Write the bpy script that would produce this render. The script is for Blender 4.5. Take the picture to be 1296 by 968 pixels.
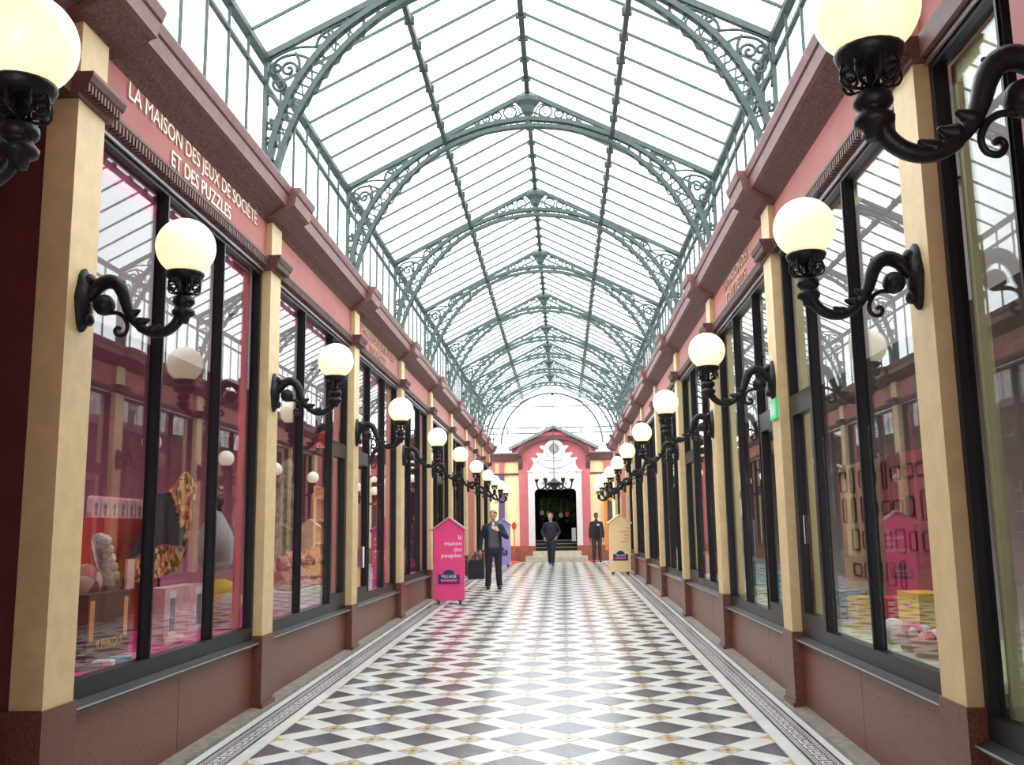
import bpy, bmesh, math, random
import numpy as np
from mathutils import Vector, Matrix
random.seed(7)
PI = math.pi
for o in list(bpy.data.objects): bpy.data.objects.remove(o)
scene = bpy.context.scene
col = scene.collection

# ------------------------------------------------------------------ camera
FPX, YAW, PITCH, ROLL, CAMZ = 1203.93, math.radians(2.8927), math.radians(8.99), math.radians(-0.832), 1.6
_f = np.array([-math.sin(YAW)*math.cos(PITCH), math.cos(YAW)*math.cos(PITCH), math.sin(PITCH)])
_r0 = np.array([math.cos(YAW), math.sin(YAW), 0.0]); _u0 = np.cross(_r0, _f)
_r = _r0*math.cos(ROLL)+_u0*math.sin(ROLL); _u = -_r0*math.sin(ROLL)+_u0*math.cos(ROLL)
cam_d = bpy.data.cameras.new('camera'); cam = bpy.data.objects.new('camera', cam_d); col.objects.link(cam)
cam_d.sensor_fit = 'HORIZONTAL'; cam_d.sensor_width = 36.0; cam_d.lens = FPX/1296*36.0
cam_d.clip_start = 0.05; cam_d.clip_end = 500
m4 = Matrix.Identity(4)
for i in range(3):
    m4[i][0] = _r[i]; m4[i][1] = _u[i]; m4[i][2] = -_f[i]
m4[2][3] = CAMZ
cam.matrix_world = m4
scene.camera = cam

def ray(px, py):
    return _r*((px-648)/FPX) - _u*((py-484)/FPX) + _f
def atY(px, py, Y):
    d = ray(px, py); t = Y/d[1]; return Vector((d[0]*t, Y, d[2]*t+CAMZ))
def atX(px, py, X):
    d = ray(px, py); t = X/d[0]; return Vector((X, d[1]*t, d[2]*t+CAMZ))

# ------------------------------------------------------------------ world: bright overcast sky
world = bpy.data.worlds.new('world'); scene.world = world; world.use_nodes = True
bg = world.node_tree.nodes['Background']
bg.inputs['Color'].default_value = (0.90, 0.97, 1.0, 1); bg.inputs['Strength'].default_value = 4.6
vs = scene.view_settings
vs.view_transform = 'Standard'; vs.look = 'None'; vs.gamma = 1.0; vs.use_curve_mapping = False
vs.exposure = 0.22
try:
    scene.cycles.transparent_max_bounces = 32
    scene.cycles.max_bounces = 10
except Exception: pass

# ------------------------------------------------------------------ materials
MATS = {}
def mat(name, color, rough=0.5, metal=0.0, var=0.0, scale=20.0, bump=0.0, bscale=None, emit=0.0, ecol=None, spec=0.5, color2=None, detail=4.0, stretch=None):
    if name in MATS: return MATS[name]
    m = bpy.data.materials.new(name); m.use_nodes = True; nt = m.node_tree; n = nt.nodes; L = nt.links
    b = n['Principled BSDF']
    b.inputs['Base Color'].default_value = (*color, 1); b.inputs['Roughness'].default_value = rough
    b.inputs['Metallic'].default_value = metal; b.inputs['Specular IOR Level'].default_value = spec
    if var > 0 or color2 or bump > 0:
        tc = n.new('ShaderNodeTexCoord'); src = tc.outputs['Object']
        if stretch:
            mp = n.new('ShaderNodeMapping'); mp.inputs['Scale'].default_value = stretch; L.new(src, mp.inputs['Vector']); src = mp.outputs['Vector']
        no = n.new('ShaderNodeTexNoise'); no.inputs['Scale'].default_value = scale; no.inputs['Detail'].default_value = detail
        L.new(src, no.inputs['Vector'])
        if var > 0 or color2:
            rp = n.new('ShaderNodeValToRGB')
            c2 = color2 or tuple(c*(1+var) for c in color); c1 = color if color2 else tuple(c*(1-var) for c in color)
            rp.color_ramp.elements[0].color = (*c1, 1); rp.color_ramp.elements[0].position = 0.35
            rp.color_ramp.elements[1].color = (*c2, 1); rp.color_ramp.elements[1].position = 0.65
            L.new(no.outputs['Fac'], rp.inputs['Fac']); L.new(rp.outputs['Color'], b.inputs['Base Color'])
        if bump > 0:
            n2 = no
            if bscale:
                n2 = n.new('ShaderNodeTexNoise'); n2.inputs['Scale'].default_value = bscale; L.new(src, n2.inputs['Vector'])
            bp = n.new('ShaderNodeBump'); bp.inputs['Strength'].default_value = bump; bp.inputs['Distance'].default_value = 0.01
            L.new(n2.outputs['Fac'], bp.inputs['Height']); L.new(bp.outputs['Normal'], b.inputs['Normal'])
    if emit > 0:
        b.inputs['Emission Color'].default_value = (*(ecol or color), 1); b.inputs['Emission Strength'].default_value = emit
    MATS[name] = m
    return m
def glass_mat(name, f0, tint=(1, 1, 1)):
    m = bpy.data.materials.new(name); m.use_nodes = True; nt = m.node_tree; n = nt.nodes; L = nt.links
    n.remove(n['Principled BSDF']); out = n['Material Output']
    g = n.new('ShaderNodeNewGeometry'); dp = n.new('ShaderNodeVectorMath'); dp.operation = 'DOT_PRODUCT'
    L.new(g.outputs['Normal'], dp.inputs[0]); L.new(g.outputs['Incoming'], dp.inputs[1])
    a = n.new('ShaderNodeMath'); a.operation = 'ABSOLUTE'; L.new(dp.outputs['Value'], a.inputs[0])
    s = n.new('ShaderNodeMath'); s.operation = 'SUBTRACT'; s.inputs[0].default_value = 1.0; L.new(a.outputs[0], s.inputs[1])
    p = n.new('ShaderNodeMath'); p.operation = 'POWER'; L.new(s.outputs[0], p.inputs[0]); p.inputs[1].default_value = 5.0
    q = n.new('ShaderNodeMath'); q.operation = 'MULTIPLY_ADD'; L.new(p.outputs[0], q.inputs[0]); q.inputs[1].default_value = 1-f0; q.inputs[2].default_value = f0
    t = n.new('ShaderNodeBsdfTransparent'); t.inputs['Color'].default_value = (*tint, 1)
    gl = n.new('ShaderNodeBsdfGlossy'); gl.inputs['Roughness'].default_value = 0.0
    mx = n.new('ShaderNodeMixShader'); L.new(q.outputs[0], mx.inputs[0]); L.new(t.outputs[0], mx.inputs[1]); L.new(gl.outputs[0], mx.inputs[2])
    L.new(mx.outputs[0], out.inputs['Surface'])
    MATS[name] = m; return m

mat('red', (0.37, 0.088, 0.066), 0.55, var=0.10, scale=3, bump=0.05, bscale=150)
mat('red_shaded', (0.13, 0.03, 0.03), 0.6, var=0.10, scale=4)  # darker copy of the wall red, with the side's shade in the colour
mat('cream', (0.66, 0.48, 0.25), 0.5, var=0.07, scale=9, bump=0.05, bscale=120)
mat('granite', (0.12, 0.040, 0.022), 0.35, spec=0.3, scale=95, color2=(0.24, 0.09, 0.052), detail=8)
mat('granite_base', (0.10, 0.036, 0.022), 0.35, spec=0.3, scale=95, color2=(0.20, 0.08, 0.05), detail=8)
mat('kerb', (0.20, 0.17, 0.14), 0.5, var=0.25, scale=14, detail=8)
mat('frame', (0.013, 0.012, 0.014), 0.35, spec=0.25)
mat('bright_metal', (0.5, 0.49, 0.47), 0.3, metal=0.8)
mat('sill', (0.022, 0.021, 0.022), 0.4, spec=0.3)
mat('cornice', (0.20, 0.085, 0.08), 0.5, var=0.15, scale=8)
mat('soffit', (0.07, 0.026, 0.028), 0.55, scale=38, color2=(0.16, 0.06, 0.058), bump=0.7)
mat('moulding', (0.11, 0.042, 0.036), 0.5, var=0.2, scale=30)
mat('letters', (0.80, 0.74, 0.60), 0.35, metal=0.3)
mat('letters_dim', (0.50, 0.30, 0.20), 0.4, metal=0.3)
mat('steel', (0.055, 0.085, 0.078), 0.5, var=0.15, scale=20)
mat('iron', (0.012, 0.011, 0.013), 0.42, spec=0.3, var=0.3, scale=40, bump=0.25, bscale=70)
mat('globe', (0.95, 0.93, 0.86), 0.15, emit=0.80, ecol=(1.0, 0.82, 0.46))
mat('tile_dark', (0.095, 0.085, 0.105), 0.22, spec=0.4, var=0.25, scale=3, detail=8)
mat('tile_white', (0.68, 0.67, 0.64), 0.22, spec=0.4, var=0.08, scale=2.5, detail=10)
mat('tile_ochre', (0.50, 0.36, 0.15), 0.2, var=0.15, scale=30)
mat('grout', (0.45, 0.43, 0.40), 0.4, var=0.1, scale=30)
mat('pink_trim', (0.62, 0.012, 0.16), 0.4, var=0.05, scale=10)
mat('pink_floor', (0.55, 0.012, 0.20), 0.5, var=0.15, scale=8)
mat('green_trim', (0.56, 0.62, 0.36), 0.45, var=0.05, scale=10)
mat('green_floor', (0.50, 0.60, 0.40), 0.5, var=0.1, scale=8)
mat('shop_red', (0.12, 0.012, 0.035), 0.7, var=0.15, scale=3)
mat('shop_dark', (0.07, 0.05, 0.045), 0.7, var=0.2, scale=3)
mat('shop_ceiling', (0.30, 0.25, 0.24), 0.8)
mat('roofing', (0.25, 0.25, 0.25), 0.9)
glass_mat('window_glass', 0.055, (0.97, 0.97, 0.97))
glass_mat('roof_glass', 0.03, (0.98, 0.99, 0.99))

# ------------------------------------------------------------------ mesh helpers
class MB:
    def __init__(s): s.v = []; s.f = []; s.m = []; s.cur = 0
    def add(s, vs, fs):
        b = len(s.v); s.v += [tuple(p) for p in vs]
        for f in fs: s.f.append(tuple(b+i for i in f)); s.m.append(s.cur)
        return s
    def box(s, x0, x1, y0, y1, z0, z1):
        x0, x1 = min(x0, x1), max(x0, x1); y0, y1 = min(y0, y1), max(y0, y1)
        v = [(x0,y0,z0),(x1,y0,z0),(x1,y1,z0),(x0,y1,z0),(x0,y0,z1),(x1,y0,z1),(x1,y1,z1),(x0,y1,z1)]
        return s.add(v, [(0,3,2,1),(4,5,6,7),(0,1,5,4),(1,2,6,5),(2,3,7,6),(3,0,4,7)])
    def prism(s, pts, a, b, axis='y'):
        n = len(pts)
        def mk(p, t):
            if axis == 'y': return (p[0], t, p[1])
            if axis == 'z': return (p[0], p[1], t)
            return (t, p[0], p[1])
        v = [mk(p, a) for p in pts]+[mk(p, b) for p in pts]
        f = [tuple(range(n)), tuple(range(2*n-1, n-1, -1))]+[(i, (i+1) % n, n+(i+1) % n, n+i) for i in range(n)]
        return s.add(v, f)
    def tube(s, path, r, n=6, closed=False, ends=True):
        path = [Vector(p) for p in path]; N = len(path)
        rr = r if isinstance(r, (list, tuple)) else [r]*N
        up = None; v = []
        for i, p in enumerate(path):
            if closed: t = (path[(i+1) % N]-path[i-1])
            else: t = path[min(i+1, N-1)]-path[max(i-1, 0)]
            if t.length < 1e-9: t = Vector((0, 0, 1))
            t.normalize()
            if up is None:
                up = Vector((0, 1, 0)) if abs(t.y) < 0.9 else Vector((1, 0, 0))
            a = up-t*up.dot(t)
            if a.length < 1e-6: a = t.orthogonal()
            a.normalize(); up = a; b = t.cross(a)
            for k in range(n):
                an = 2*PI*(k+0.5)/n
                v.append(p+a*(math.cos(an)*rr[i])+b*(math.sin(an)*rr[i]))
        f = []
        M = N if closed else N-1
        for i in range(M):
            j = (i+1) % N
            for k in range(n): f.append((i*n+k, i*n+(k+1) % n, j*n+(k+1) % n, j*n+k))
        if ends and not closed: f += [tuple(range(n-1, -1, -1)), tuple((N-1)*n+k for k in range(n))]
        return s.add(v, f)
    def bar(s, path, w, d, wdir):
        """rectangular section swept along a path lying in the plane normal to wdir"""
        path = [Vector(p) for p in path]; N = len(path); wd = Vector(wdir); v = []
        for i, p in enumerate(path):
            t = (path[min(i+1, N-1)]-path[max(i-1, 0)]).normalized(); b = t.cross(wd).normalized()
            for a, c in ((-1,-1),(1,-1),(1,1),(-1,1)): v.append(p+wd*(a*w/2)+b*(c*d/2))
        f = [(0,1,2,3), tuple((N-1)*4+k for k in (3,2,1,0))]
        for i in range(N-1):
            for k in range(4): f.append((i*4+k, i*4+(k+1) % 4, (i+1)*4+(k+1) % 4, (i+1)*4+k))
        return s.add(v, f)
    def lathe(s, prof, c=(0,0,0), n=16, sx=1, sy=1):
        v = []; f = []
        for r, z in prof:
            for k in range(n):
                a = 2*PI*k/n; v.append((c[0]+r*math.cos(a)*sx, c[1]+r*math.sin(a)*sy, c[2]+z))
        for i in range(len(prof)-1):
            for k in range(n): f.append((i*n+k, i*n+(k+1) % n, (i+1)*n+(k+1) % n, (i+1)*n+k))
        f += [tuple(range(n-1,-1,-1)), tuple((len(prof)-1)*n+k for k in range(n))]
        return s.add(v, f)
    def ball(s, c, r, n=12, m=8):
        r = r if isinstance(r, (tuple, list)) else (r, r, r)
        prof = [(max(math.sin(PI*i/m), 0.001), -math.cos(PI*i/m)) for i in range(m+1)]
        v = []; f = []
        for q, z in prof:
            for k in range(n):
                a = 2*PI*k/n; v.append((c[0]+q*math.cos(a)*r[0], c[1]+q*math.sin(a)*r[1], c[2]+z*r[2]))
        for i in range(m):
            for k in range(n): f.append((i*n+k, i*n+(k+1) % n, (i+1)*n+(k+1) % n, (i+1)*n+k))
        return s.add(v, f)
    def capsule(s, p0, r0, p1, r1, n=10):
        p0 = Vector(p0); p1 = Vector(p1); t = (p1-p0)
        if t.length < 1e-6: return s.ball(p0, r0)
        t.normalize(); P = []; R = []
        for a in (-80, -50, -20): P.append(p0+t*r0*math.sin(math.radians(a))); R.append(r0*math.cos(math.radians(a)))
        P.append(p0); R.append(r0); P.append(p1); R.append(r1)
        for a in (20, 50, 80): P.append(p1+t*r1*math.sin(math.radians(a))); R.append(r1*math.cos(math.radians(a)))
        return s.tube(P, R, n)
    def mesh(s, name, mats, smooth=False):
        me = bpy.data.meshes.new(name); me.from_pydata(s.v, [], s.f)
        if isinstance(mats, str): mats = [mats]
        for q in mats: me.materials.append(MATS[q])
        me.polygons.foreach_set('material_index', s.m)
        if smooth: me.polygons.foreach_set('use_smooth', [True]*len(s.f))
        me.update(); return me
    def build(s, name, mats, parent=None, smooth=False, loc=None):
        return link(name, s.mesh(name, mats, smooth), parent, loc)
def fixn(me):
    bm = bmesh.new(); bm.from_mesh(me); bmesh.ops.recalc_face_normals(bm, faces=bm.faces); bm.to_mesh(me); bm.free()
def link(name, me, parent=None, loc=None, rot=None, scale=None):
    o = bpy.data.objects.new(name, me); col.objects.link(o)
    if parent: o.parent = parent
    if loc is not None: o.location = loc
    if rot is not None: o.rotation_euler = rot
    if scale is not None: o.scale = scale
    return o
def tag(o, label=None, cat=None, group=None, kind=None):
    if label: o['label'] = label
    if cat: o['category'] = cat
    if group: o['group'] = group
    if kind: o['kind'] = kind
    return o
def thing(name, label, cat, loc=(0,0,0), rz=0, group=None):
    o = bpy.data.objects.new(name, None); col.objects.link(o); o.location = loc; o.rotation_euler = (0, 0, rz)
    o.empty_display_size = 0.1
    return tag(o, label, cat, group)
def copy_tree(o, parent=None):
    c = o.copy(); col.objects.link(c); c.parent = parent
    for ch in list(o.children): copy_tree(ch, c)
    return c
def text_mesh(body, size, extrude=0.004, align='CENTER', sx=1.0, spacing=1.0, line=1.0):
    cu = bpy.data.curves.new('lettering', 'FONT'); cu.body = body; cu.size = size; cu.extrude = extrude
    cu.align_x = align; cu.align_y = 'CENTER'; cu.space_character = spacing; cu.space_line = line; cu.resolution_u = 3
    ob = bpy.data.objects.new('t', cu); col.objects.link(ob)
    dg = bpy.context.evaluated_depsgraph_get(); me = bpy.data.meshes.new_from_object(ob.evaluated_get(dg))
    bpy.data.objects.remove(ob)
    if sx != 1.0: me.transform(Matrix.Diagonal((sx, 1, 1, 1)))
    return me
def lettering(body, size, m, parent, loc, rot, sx=1.0, align='CENTER', extrude=0.004, line=1.0, spacing=1.0):
    lines = body.split('\n'); loc = Vector(loc)
    for k, ln in enumerate(lines):
        me = text_mesh(ln, size, extrude, align, sx, spacing); me.materials.clear(); me.materials.append(MATS[m])
        link('lettering', me, parent, loc+Vector((0, 0, ((len(lines)-1)/2-k)*size*line)), rot)
def smooth_pts(pts, n):
    P = [Vector(p) for p in pts]; out = []
    for i in range(len(P)-1):
        a, b, c, d = P[max(i-1, 0)], P[i], P[i+1], P[min(i+2, len(P)-1)]
        for k in range(n):
            t = k/n; out.append(0.5*((2*b)+(c-a)*t+(2*a-5*b+4*c-d)*t*t+(3*b-a-3*c+d)*t*t*t))
    out.append(P[-1]); return out
def spiral(cx, cz, r, turns=1.5, a0=0, d=1, n=26, r_in=0.15):
    out = []
    for i in range(n+1):
        t = i/n; a = a0+d*turns*2*PI*t; q = r*(1-(1-r_in)*t)
        out.append((cx+q*math.cos(a), 0, cz+q*math.sin(a)))
    return out

# ------------------------------------------------------------------ layout
XC, HW = -0.355, 2.215
def X(s, d): return XC+s*(HW+d)                       # s: -1 left, +1 right; d: metres outwards from pilaster face
def zf(y): return 0.0178*y if y <= 26 else 0.4628+0.0072*(y-26)
SL = math.atan(0.0178)
PIL = {-1: [4.73, 8.18, 11.66, 15.2, 18.7, 22.25, 25.75, 28.3, 31.1, 34.0],
        1: [4.71, 8.12, 11.5, 15.05, 18.55, 21.85, 25.25, 27.7, 30.8, 33.7]}
ZB = {-1: [.77, .77, .77, .85, .92, .98, 1.03, 1.06, 1.08, 1.10],
       1: [.77, .77, .86, .86, .93, .99, 1.03, 1.06, 1.08, 1.10]}
ARCH = [4.88, 8.33, 11.81, 15.35, 18.85, 22.4, 25.9, 28.45, 31.25, 34.1]
YEND = 34.4; YF = 36.3
SIDE = {-1: 'pink-trimmed', 1: 'green-trimmed'}

# ------------------------------------------------------------------ floor
fl = MB()
ys = [-4, 26, 37.5]
for a, b in ((-4, 26), (26, 37.2)):
    za, zb_ = zf(a)-0.012, zf(b)-0.012
    x0, x1 = X(-1, 0.3), X(1, 0.3)
    fl.add([(x0,a,za),(x1,a,za),(x1,b,zb_),(x0,b,zb_),(x0,a,za-.2),(x1,a,za-.2),(x1,b,zb_-.2),(x0,b,zb_-.2)],
           [(0,1,2,3),(7,6,5,4),(0,4,5,1),(1,5,6,2),(2,6,7,3),(3,7,4,0)])
floor = tag(fl.build('floor', 'grout'), kind='structure')
FX0, FX1 = -2.15, 1.45; LX, LY = 0.36, 0.35
def clip(poly, xmin, xmax):
    for lim, sg in ((xmin, 1), (xmax, -1)):
        out = []
        for i in range(len(poly)):
            a, b = poly[i], poly[(i+1) % len(poly)]
            ia, ib = sg*(a[0]-lim) >= -1e-6, sg*(b[0]-lim) >= -1e-6
            if ia: out.append(a)
            if ia != ib:
                t = (lim-a[0])/(b[0]-a[0]); out.append((lim, a[1]+t*(b[1]-a[1])))
        poly = out
        if len(poly) < 3: return []
    return poly
hx, hy = LX*0.62, LY*0.62; gx, gy = LX-hx, LY-hy
J = 0.004
dark_poly = [(hx-J,0),(0,hy-J),(-hx+J,0),(0,-hy+J)]
ros_poly = [(gx-J,0),(0,gy-J),(-gx+J,0),(0,-gy+J)]
def strip_poly(sg):
    # between crossing (0,0) and (LX, sg*LY), in coordinates about the middle
    cx_, cy_ = LX/2, sg*LY/2
    p = [(gx, 0), (LX, sg*(LY-gy)), (LX-gx, sg*LY), (0, sg*gy)]
    c = [((q[0]-cx_)*0.985, (q[1]-cy_)*0.985) for q in p]
    return c if sg > 0 else c[::-1]
def flower(mb, z):
    n = 24; pts = []
    for k in range(n):
        a = 2*PI*k/n; r = 0.055+0.020*math.cos(4*a); pts.append((r*math.cos(a)*1.15, r*math.sin(a)*1.1))
    mb.cur = 1; mb.add([(p[0], p[1], z+.0012) for p in pts], [tuple(range(n))])
    mb.cur = 2; ring = [(gx*.80, 0), (0, gy*.80), (-gx*.80, 0), (0, -gy*.80)]; inn = [(p[0]*.90, p[1]*.90) for p in ring]
    mb.add([(p[0], p[1], z+.0008) for p in ring]+[(p[0], p[1], z+.0008) for p in inn], [(i, (i+1) % 4, 4+(i+1) % 4, 4+i) for i in range(4)])
    mb.cur = 2; mb.add([(0.016*math.cos(a), 0.016*math.sin(a), z+.0018) for a in [2*PI*k/8 for k in range(8)]], [tuple(range(8))]); mb.cur = 0
tile_cache = {}
def tile_mesh(kind, poly, lo, hi):
    key = (kind, round(lo, 3), round(hi, 3))
    if key in tile_cache: return tile_cache[key]
    pl = clip(poly, lo, hi) if (lo > -9 or hi < 9) else poly
    if len(pl) < 3: tile_cache[key] = None; return None
    mb = MB(); mb.prism([(p[0], p[1]) for p in pl], -0.02, 0.0, 'z')
    if kind == 'ros' and lo < -9 and hi > 9: flower(mb, 0)
    if kind == 'ros' and not (lo < -9 and hi > 9):
        n = 24; fp = [((.055+.02*math.cos(4*a))*math.cos(a)*1.15, (.055+.02*math.cos(4*a))*math.sin(a)*1.1) for a in [2*PI*k/n for k in range(n)]]
        fp = clip(fp, lo, hi); mb.cur = 1; mb.add([(p[0], p[1], .0012) for p in fp], [tuple(range(len(fp)))])
    me = mb.mesh('tile_'+kind, {'dark': ['tile_dark'], 'ros': ['tile_white', 'tile_ochre', 'tile_dark']}.get(kind, ['tile_white']))
    fixn(me) if kind != 'ros' else None
    tile_cache[key] = me; return me
items = {'dark': [], 'ros': [], 'sp': [], 'sm': []}
y = -3.5-((-3.5-6.85) % 0.7)
rows = []
while y < 36.0:
    for n_ in range(-5, 6):
        cx_ = -0.35+LX*n_
        yr = y if n_ % 2 == 0 else y+LY
        yd = y+LY if n_ % 2 == 0 else y
        items['ros'].append((cx_, yr)); items['dark'].append((cx_, yd))
        if n_ < 5:
            items['sp'].append((cx_+LX/2, yr+LY/2)); items['sm'].append((cx_+LX/2, yr-LY/2))
    y += 0.7
polys = {'dark': dark_poly, 'ros': ros_poly, 'sp': strip_poly(1), 'sm': strip_poly(-1)}
names = {'dark': 'dark_tile', 'ros': 'rosette_tile', 'sp': 'white_tile', 'sm': 'white_tile'}
caps = {'dark': 300, 'ros': 240, 'sp': 150, 'sm': 150}
for kind, lst in items.items():
    lst.sort(key=lambda p: (p[1] < 6.0, p[1] if p[1] >= 6.0 else -p[1]))
    rest = MB()
    for i, (cx_, cy_) in enumerate(lst):
        if cy_ > 35.2: continue
        edge = kind in ('dark', 'ros') and (abs(cx_-FX0) < 0.01 or abs(cx_-FX1) < 0.01)
        lo, hi = (0.0, 99) if edge and cx_ < 0 else ((-99, 0.0) if edge else (-99, 99))
        me = tile_mesh(kind, polys[kind], lo, hi)
        if me is None: continue
        jit = 0.0006*math.sin(i*12.9)
        if i < caps[kind] and cy_ < 25.5:
            link(names[kind], me, floor, (cx_, cy_, zf(cy_)+jit), (SL, 0, 0))
        else:
            pl = clip(polys[kind], lo, hi)
            rest.cur = 0
            rest.add([(cx_+p[0], cy_+p[1], zf(cy_+p[1])) for p in pl], [tuple(range(len(pl)))])
            if kind == 'ros':
                rest.cur = 1
                fp = clip([(0.07*math.cos(2*PI*k/8), 0.06*math.sin(2*PI*k/8)) for k in range(8)], lo, hi)
                rest.add([(cx_+p[0], cy_+p[1], zf(cy_+p[1])+.001) for p in fp], [tuple(range(len(fp)))])
    if rest.f:
        tag(rest.build(names[kind]+'_field', {'dark': ['tile_dark'], 'ros': ['tile_white', 'tile_ochre']}.get(kind, ['tile_white']), floor), kind='stuff')
# borders: inner white strip, dark key border, outer white strip, kerb
def fstrip(mb, x0, x1, y0, y1, dz=0.0):
    cuts = [y0]+([26] if y0 < 26 < y1 else [])+[y1]
    for a, b in zip(cuts[:-1], cuts[1:]):
        mb.add([(x0,a,zf(a)+dz),(x1,a,zf(a)+dz),(x1,b,zf(b)+dz),(x0,b,zf(b)+dz)], [(0,1,2,3)] if x1 > x0 else [(3,2,1,0)])
for s in (-1, 1):
    e = FX0 if s < 0 else FX1
    def bx(t): return e+s*t
    yy = -3.5; k = 0
    while yy < 35.2:                                    # white border slabs, one object per slab
        y1 = min(yy+1.05, 35.2)
        for t0, t1 in ((0.004, 0.108), (0.312, 0.376)):
            mb = MB(); fstrip(mb, bx(t0), bx(t1), yy+.003, y1-.003); mb.build('border_slab', 'tile_white', floor)
        yy = y1
    mb = MB(); fstrip(mb, bx(0.110), bx(0.310), -3.5, 35.2, -0.001); mb.build('border_ground', 'tile_white', floor)
    mb = MB()
    for t0, t1 in ((0.110, 0.132), (0.142, 0.150), (0.270, 0.278), (0.288, 0.310)): fstrip(mb, bx(t0), bx(t1), -3.5, 35.2, 0.0006)
    P_ = 0.15; yy = 1.0
    while yy < 34:                                      # greek key
        for t0, t1, a, b in ((.160,.170,0,.15),(.250,.260,0,.15),(.170,.250,0,.018),(.235,.245,.03,.12),(.190,.235,.105,.12),(.190,.200,.05,.105),(.200,.222,.05,.062)):
            fstrip(mb, bx(t0), bx(t1), yy+a, yy+b, 0.0006)
        yy += P_
    tag(mb.build('meander_border', 'tile_dark', floor), kind='stuff')
    yy = -3.5
    while yy < YEND:
        y1 = min(yy+1.75, YEND); mb = MB()
        x0, x1 = X(s, -0.045), X(s, 0.14)
        za, zb_ = zf(yy), zf(y1)
        mb.add([(x0,yy,za-.05),(x1,yy,za-.05),(x1,y1,zb_-.05),(x0,y1,zb_-.05),(x0,yy,za+.03),(x1,yy,za+.055),(x1,y1,zb_+.055),(x0,y1,zb_+.03)],
               [(0,3,2,1),(4,5,6,7),(0,1,5,4),(1,2,6,5),(2,3,7,6),(3,0,4,7)])
        me = mb.mesh('kerb_stone', 'kerb'); fixn(me); link('kerb_stone', me, floor); yy = y1+.004

# ------------------------------------------------------------------ side walls with shopfronts
def cornice_profile(s, sh, z0=4.45):
    # (d, z) polygon of the cornice
    pr = [(0.12, z0-.045), (0.05, z0-.045), (0.02, z0-.02), (-0.05, z0+.02), (-0.12, z0+.075), (-0.155, z0+.085), (-0.155, z0+.095), (-0.17, z0+.175), (-0.185, z0+.185), (-0.205, z0+.235), (-0.205, z0+.25), (0.12, z0+.26)]
    return [(X(s, d-(sh if d < 0.045 else 0)), z) for d, z in pr]
def cornice_piece(s, sh, y0, y1, parent, name):
    p = cornice_profile(s, sh); n = len(p); mb = MB()
    for i in range(n):
        j = (i+1) % n
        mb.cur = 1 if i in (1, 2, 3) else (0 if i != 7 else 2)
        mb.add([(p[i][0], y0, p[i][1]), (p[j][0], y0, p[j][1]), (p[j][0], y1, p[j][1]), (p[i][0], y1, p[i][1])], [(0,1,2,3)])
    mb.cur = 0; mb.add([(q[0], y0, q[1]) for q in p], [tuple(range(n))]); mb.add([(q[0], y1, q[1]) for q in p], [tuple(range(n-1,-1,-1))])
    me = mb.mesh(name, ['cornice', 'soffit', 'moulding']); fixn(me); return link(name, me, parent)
walls = {}; wcount = 0
def window(s, y0, y1, zb, mull, trans, label_side, trim, n_):
    """shop window in one bay. mull = y positions of mullions; trans = set of pane indices with transom"""
    w = thing('window_%d' % n_, None, None); w['kind'] = 'structure'
    zt = 3.98; z0 = zb-0.03
    d0, d1 = 0.08, 0.155
    mb = MB()
    mb.box(X(s,d0), X(s,d1), y0, y1, z0, zb+.075); mb.box(X(s,d0), X(s,d1), y0, y1, zt-.06, zt)
    mb.box(X(s,d0), X(s,d1), y0, y0+.05, zb+.075, zt-.06); mb.box(X(s,d0), X(s,d1), y1-.05, y1, zb+.075, zt-.06)
    mb.build('window_frame', 'frame', w)
    mb = MB(); mb.box(X(s,0.055), X(s,0.075), y0, y1, zt-.03, zt-.012); mb.build('frame_fillet', 'bright_metal', w)
    mb = MB(); mb.prism([(X(s,0.02), z0-.045), (X(s,0.018), z0-.025), (X(s,0.075), z0), (X(s,0.17), z0), (X(s,0.17), z0-.045)], y0, y1); me = mb.mesh('window_sill', 'sill'); fixn(me); link('window_sill', me, w)
    mb = MB(); mb.box(X(s,.012), X(s,.02), y0, y1, z0-.032, z0-.024); mb.build('sill_glint', 'bright_metal', w)  # thin bright strip standing in for the highlight along the sill
    for my in mull:
        mb = MB(); mb.box(X(s,.085), X(s,.15), my-.026, my+.026, zb+.075, zt-.06); mb.box(X(s,.072), X(s,.085), my-.010, my+.010, zb+.075, zt-.06); mb.build('mullion', 'frame', w)
    ed = [y0+.05]+[m for m in mull]+[y1-.05]
    for i in range(len(ed)-1):
        a = ed[i]+(.028 if i else 0); b = ed[i+1]-(.028 if i < len(ed)-2 else 0)
        zs = [(zb+.075, zt-.06)]
        if i in trans:
            zt_ = zb+1.88
            mb = MB(); mb.box(X(s,.08), X(s,.16), a, b, zt_-.05, zt_+.05); mb.build('transom', 'frame', w)
            mb = MB()
            for q0, q1 in ((a, a+.06), (b-.06, b)): mb.box(X(s,d0), X(s,d1), q0, q1, zb+.075, zt_-.05)
            mb.box(X(s,d0), X(s,d1), a+.06, b-.06, zt_-.12, zt_-.05); mb.box(X(s,d0), X(s,d1), a+.06, b-.06, zb+.075, zb+.16)
            mb.build('door_stile', 'frame', w)
            zs = [(zb+.075, zt_-.05), (zt_+.05, zt-.06)]
        for q0, q1 in zs:
            mb = MB(); mb.box(X(s,.125), X(s,.131), a, b, q0, q1); mb.build('pane', 'window_glass', w)
    # coloured lining behind the glass
    mb = MB(); mb.box(X(s,.18), X(s,.235), y0+.03, y0+.085, zb+.06, zt-.05); mb.box(X(s,.18), X(s,.235), y1-.085, y1-.03, zb+.06, zt-.05)
    mb.box(X(s,.18), X(s,.235), y0+.03, y1-.03, zt-.16, zt-.05)
    mb.build('lining', trim, w)
    return w
wn = 0
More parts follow.
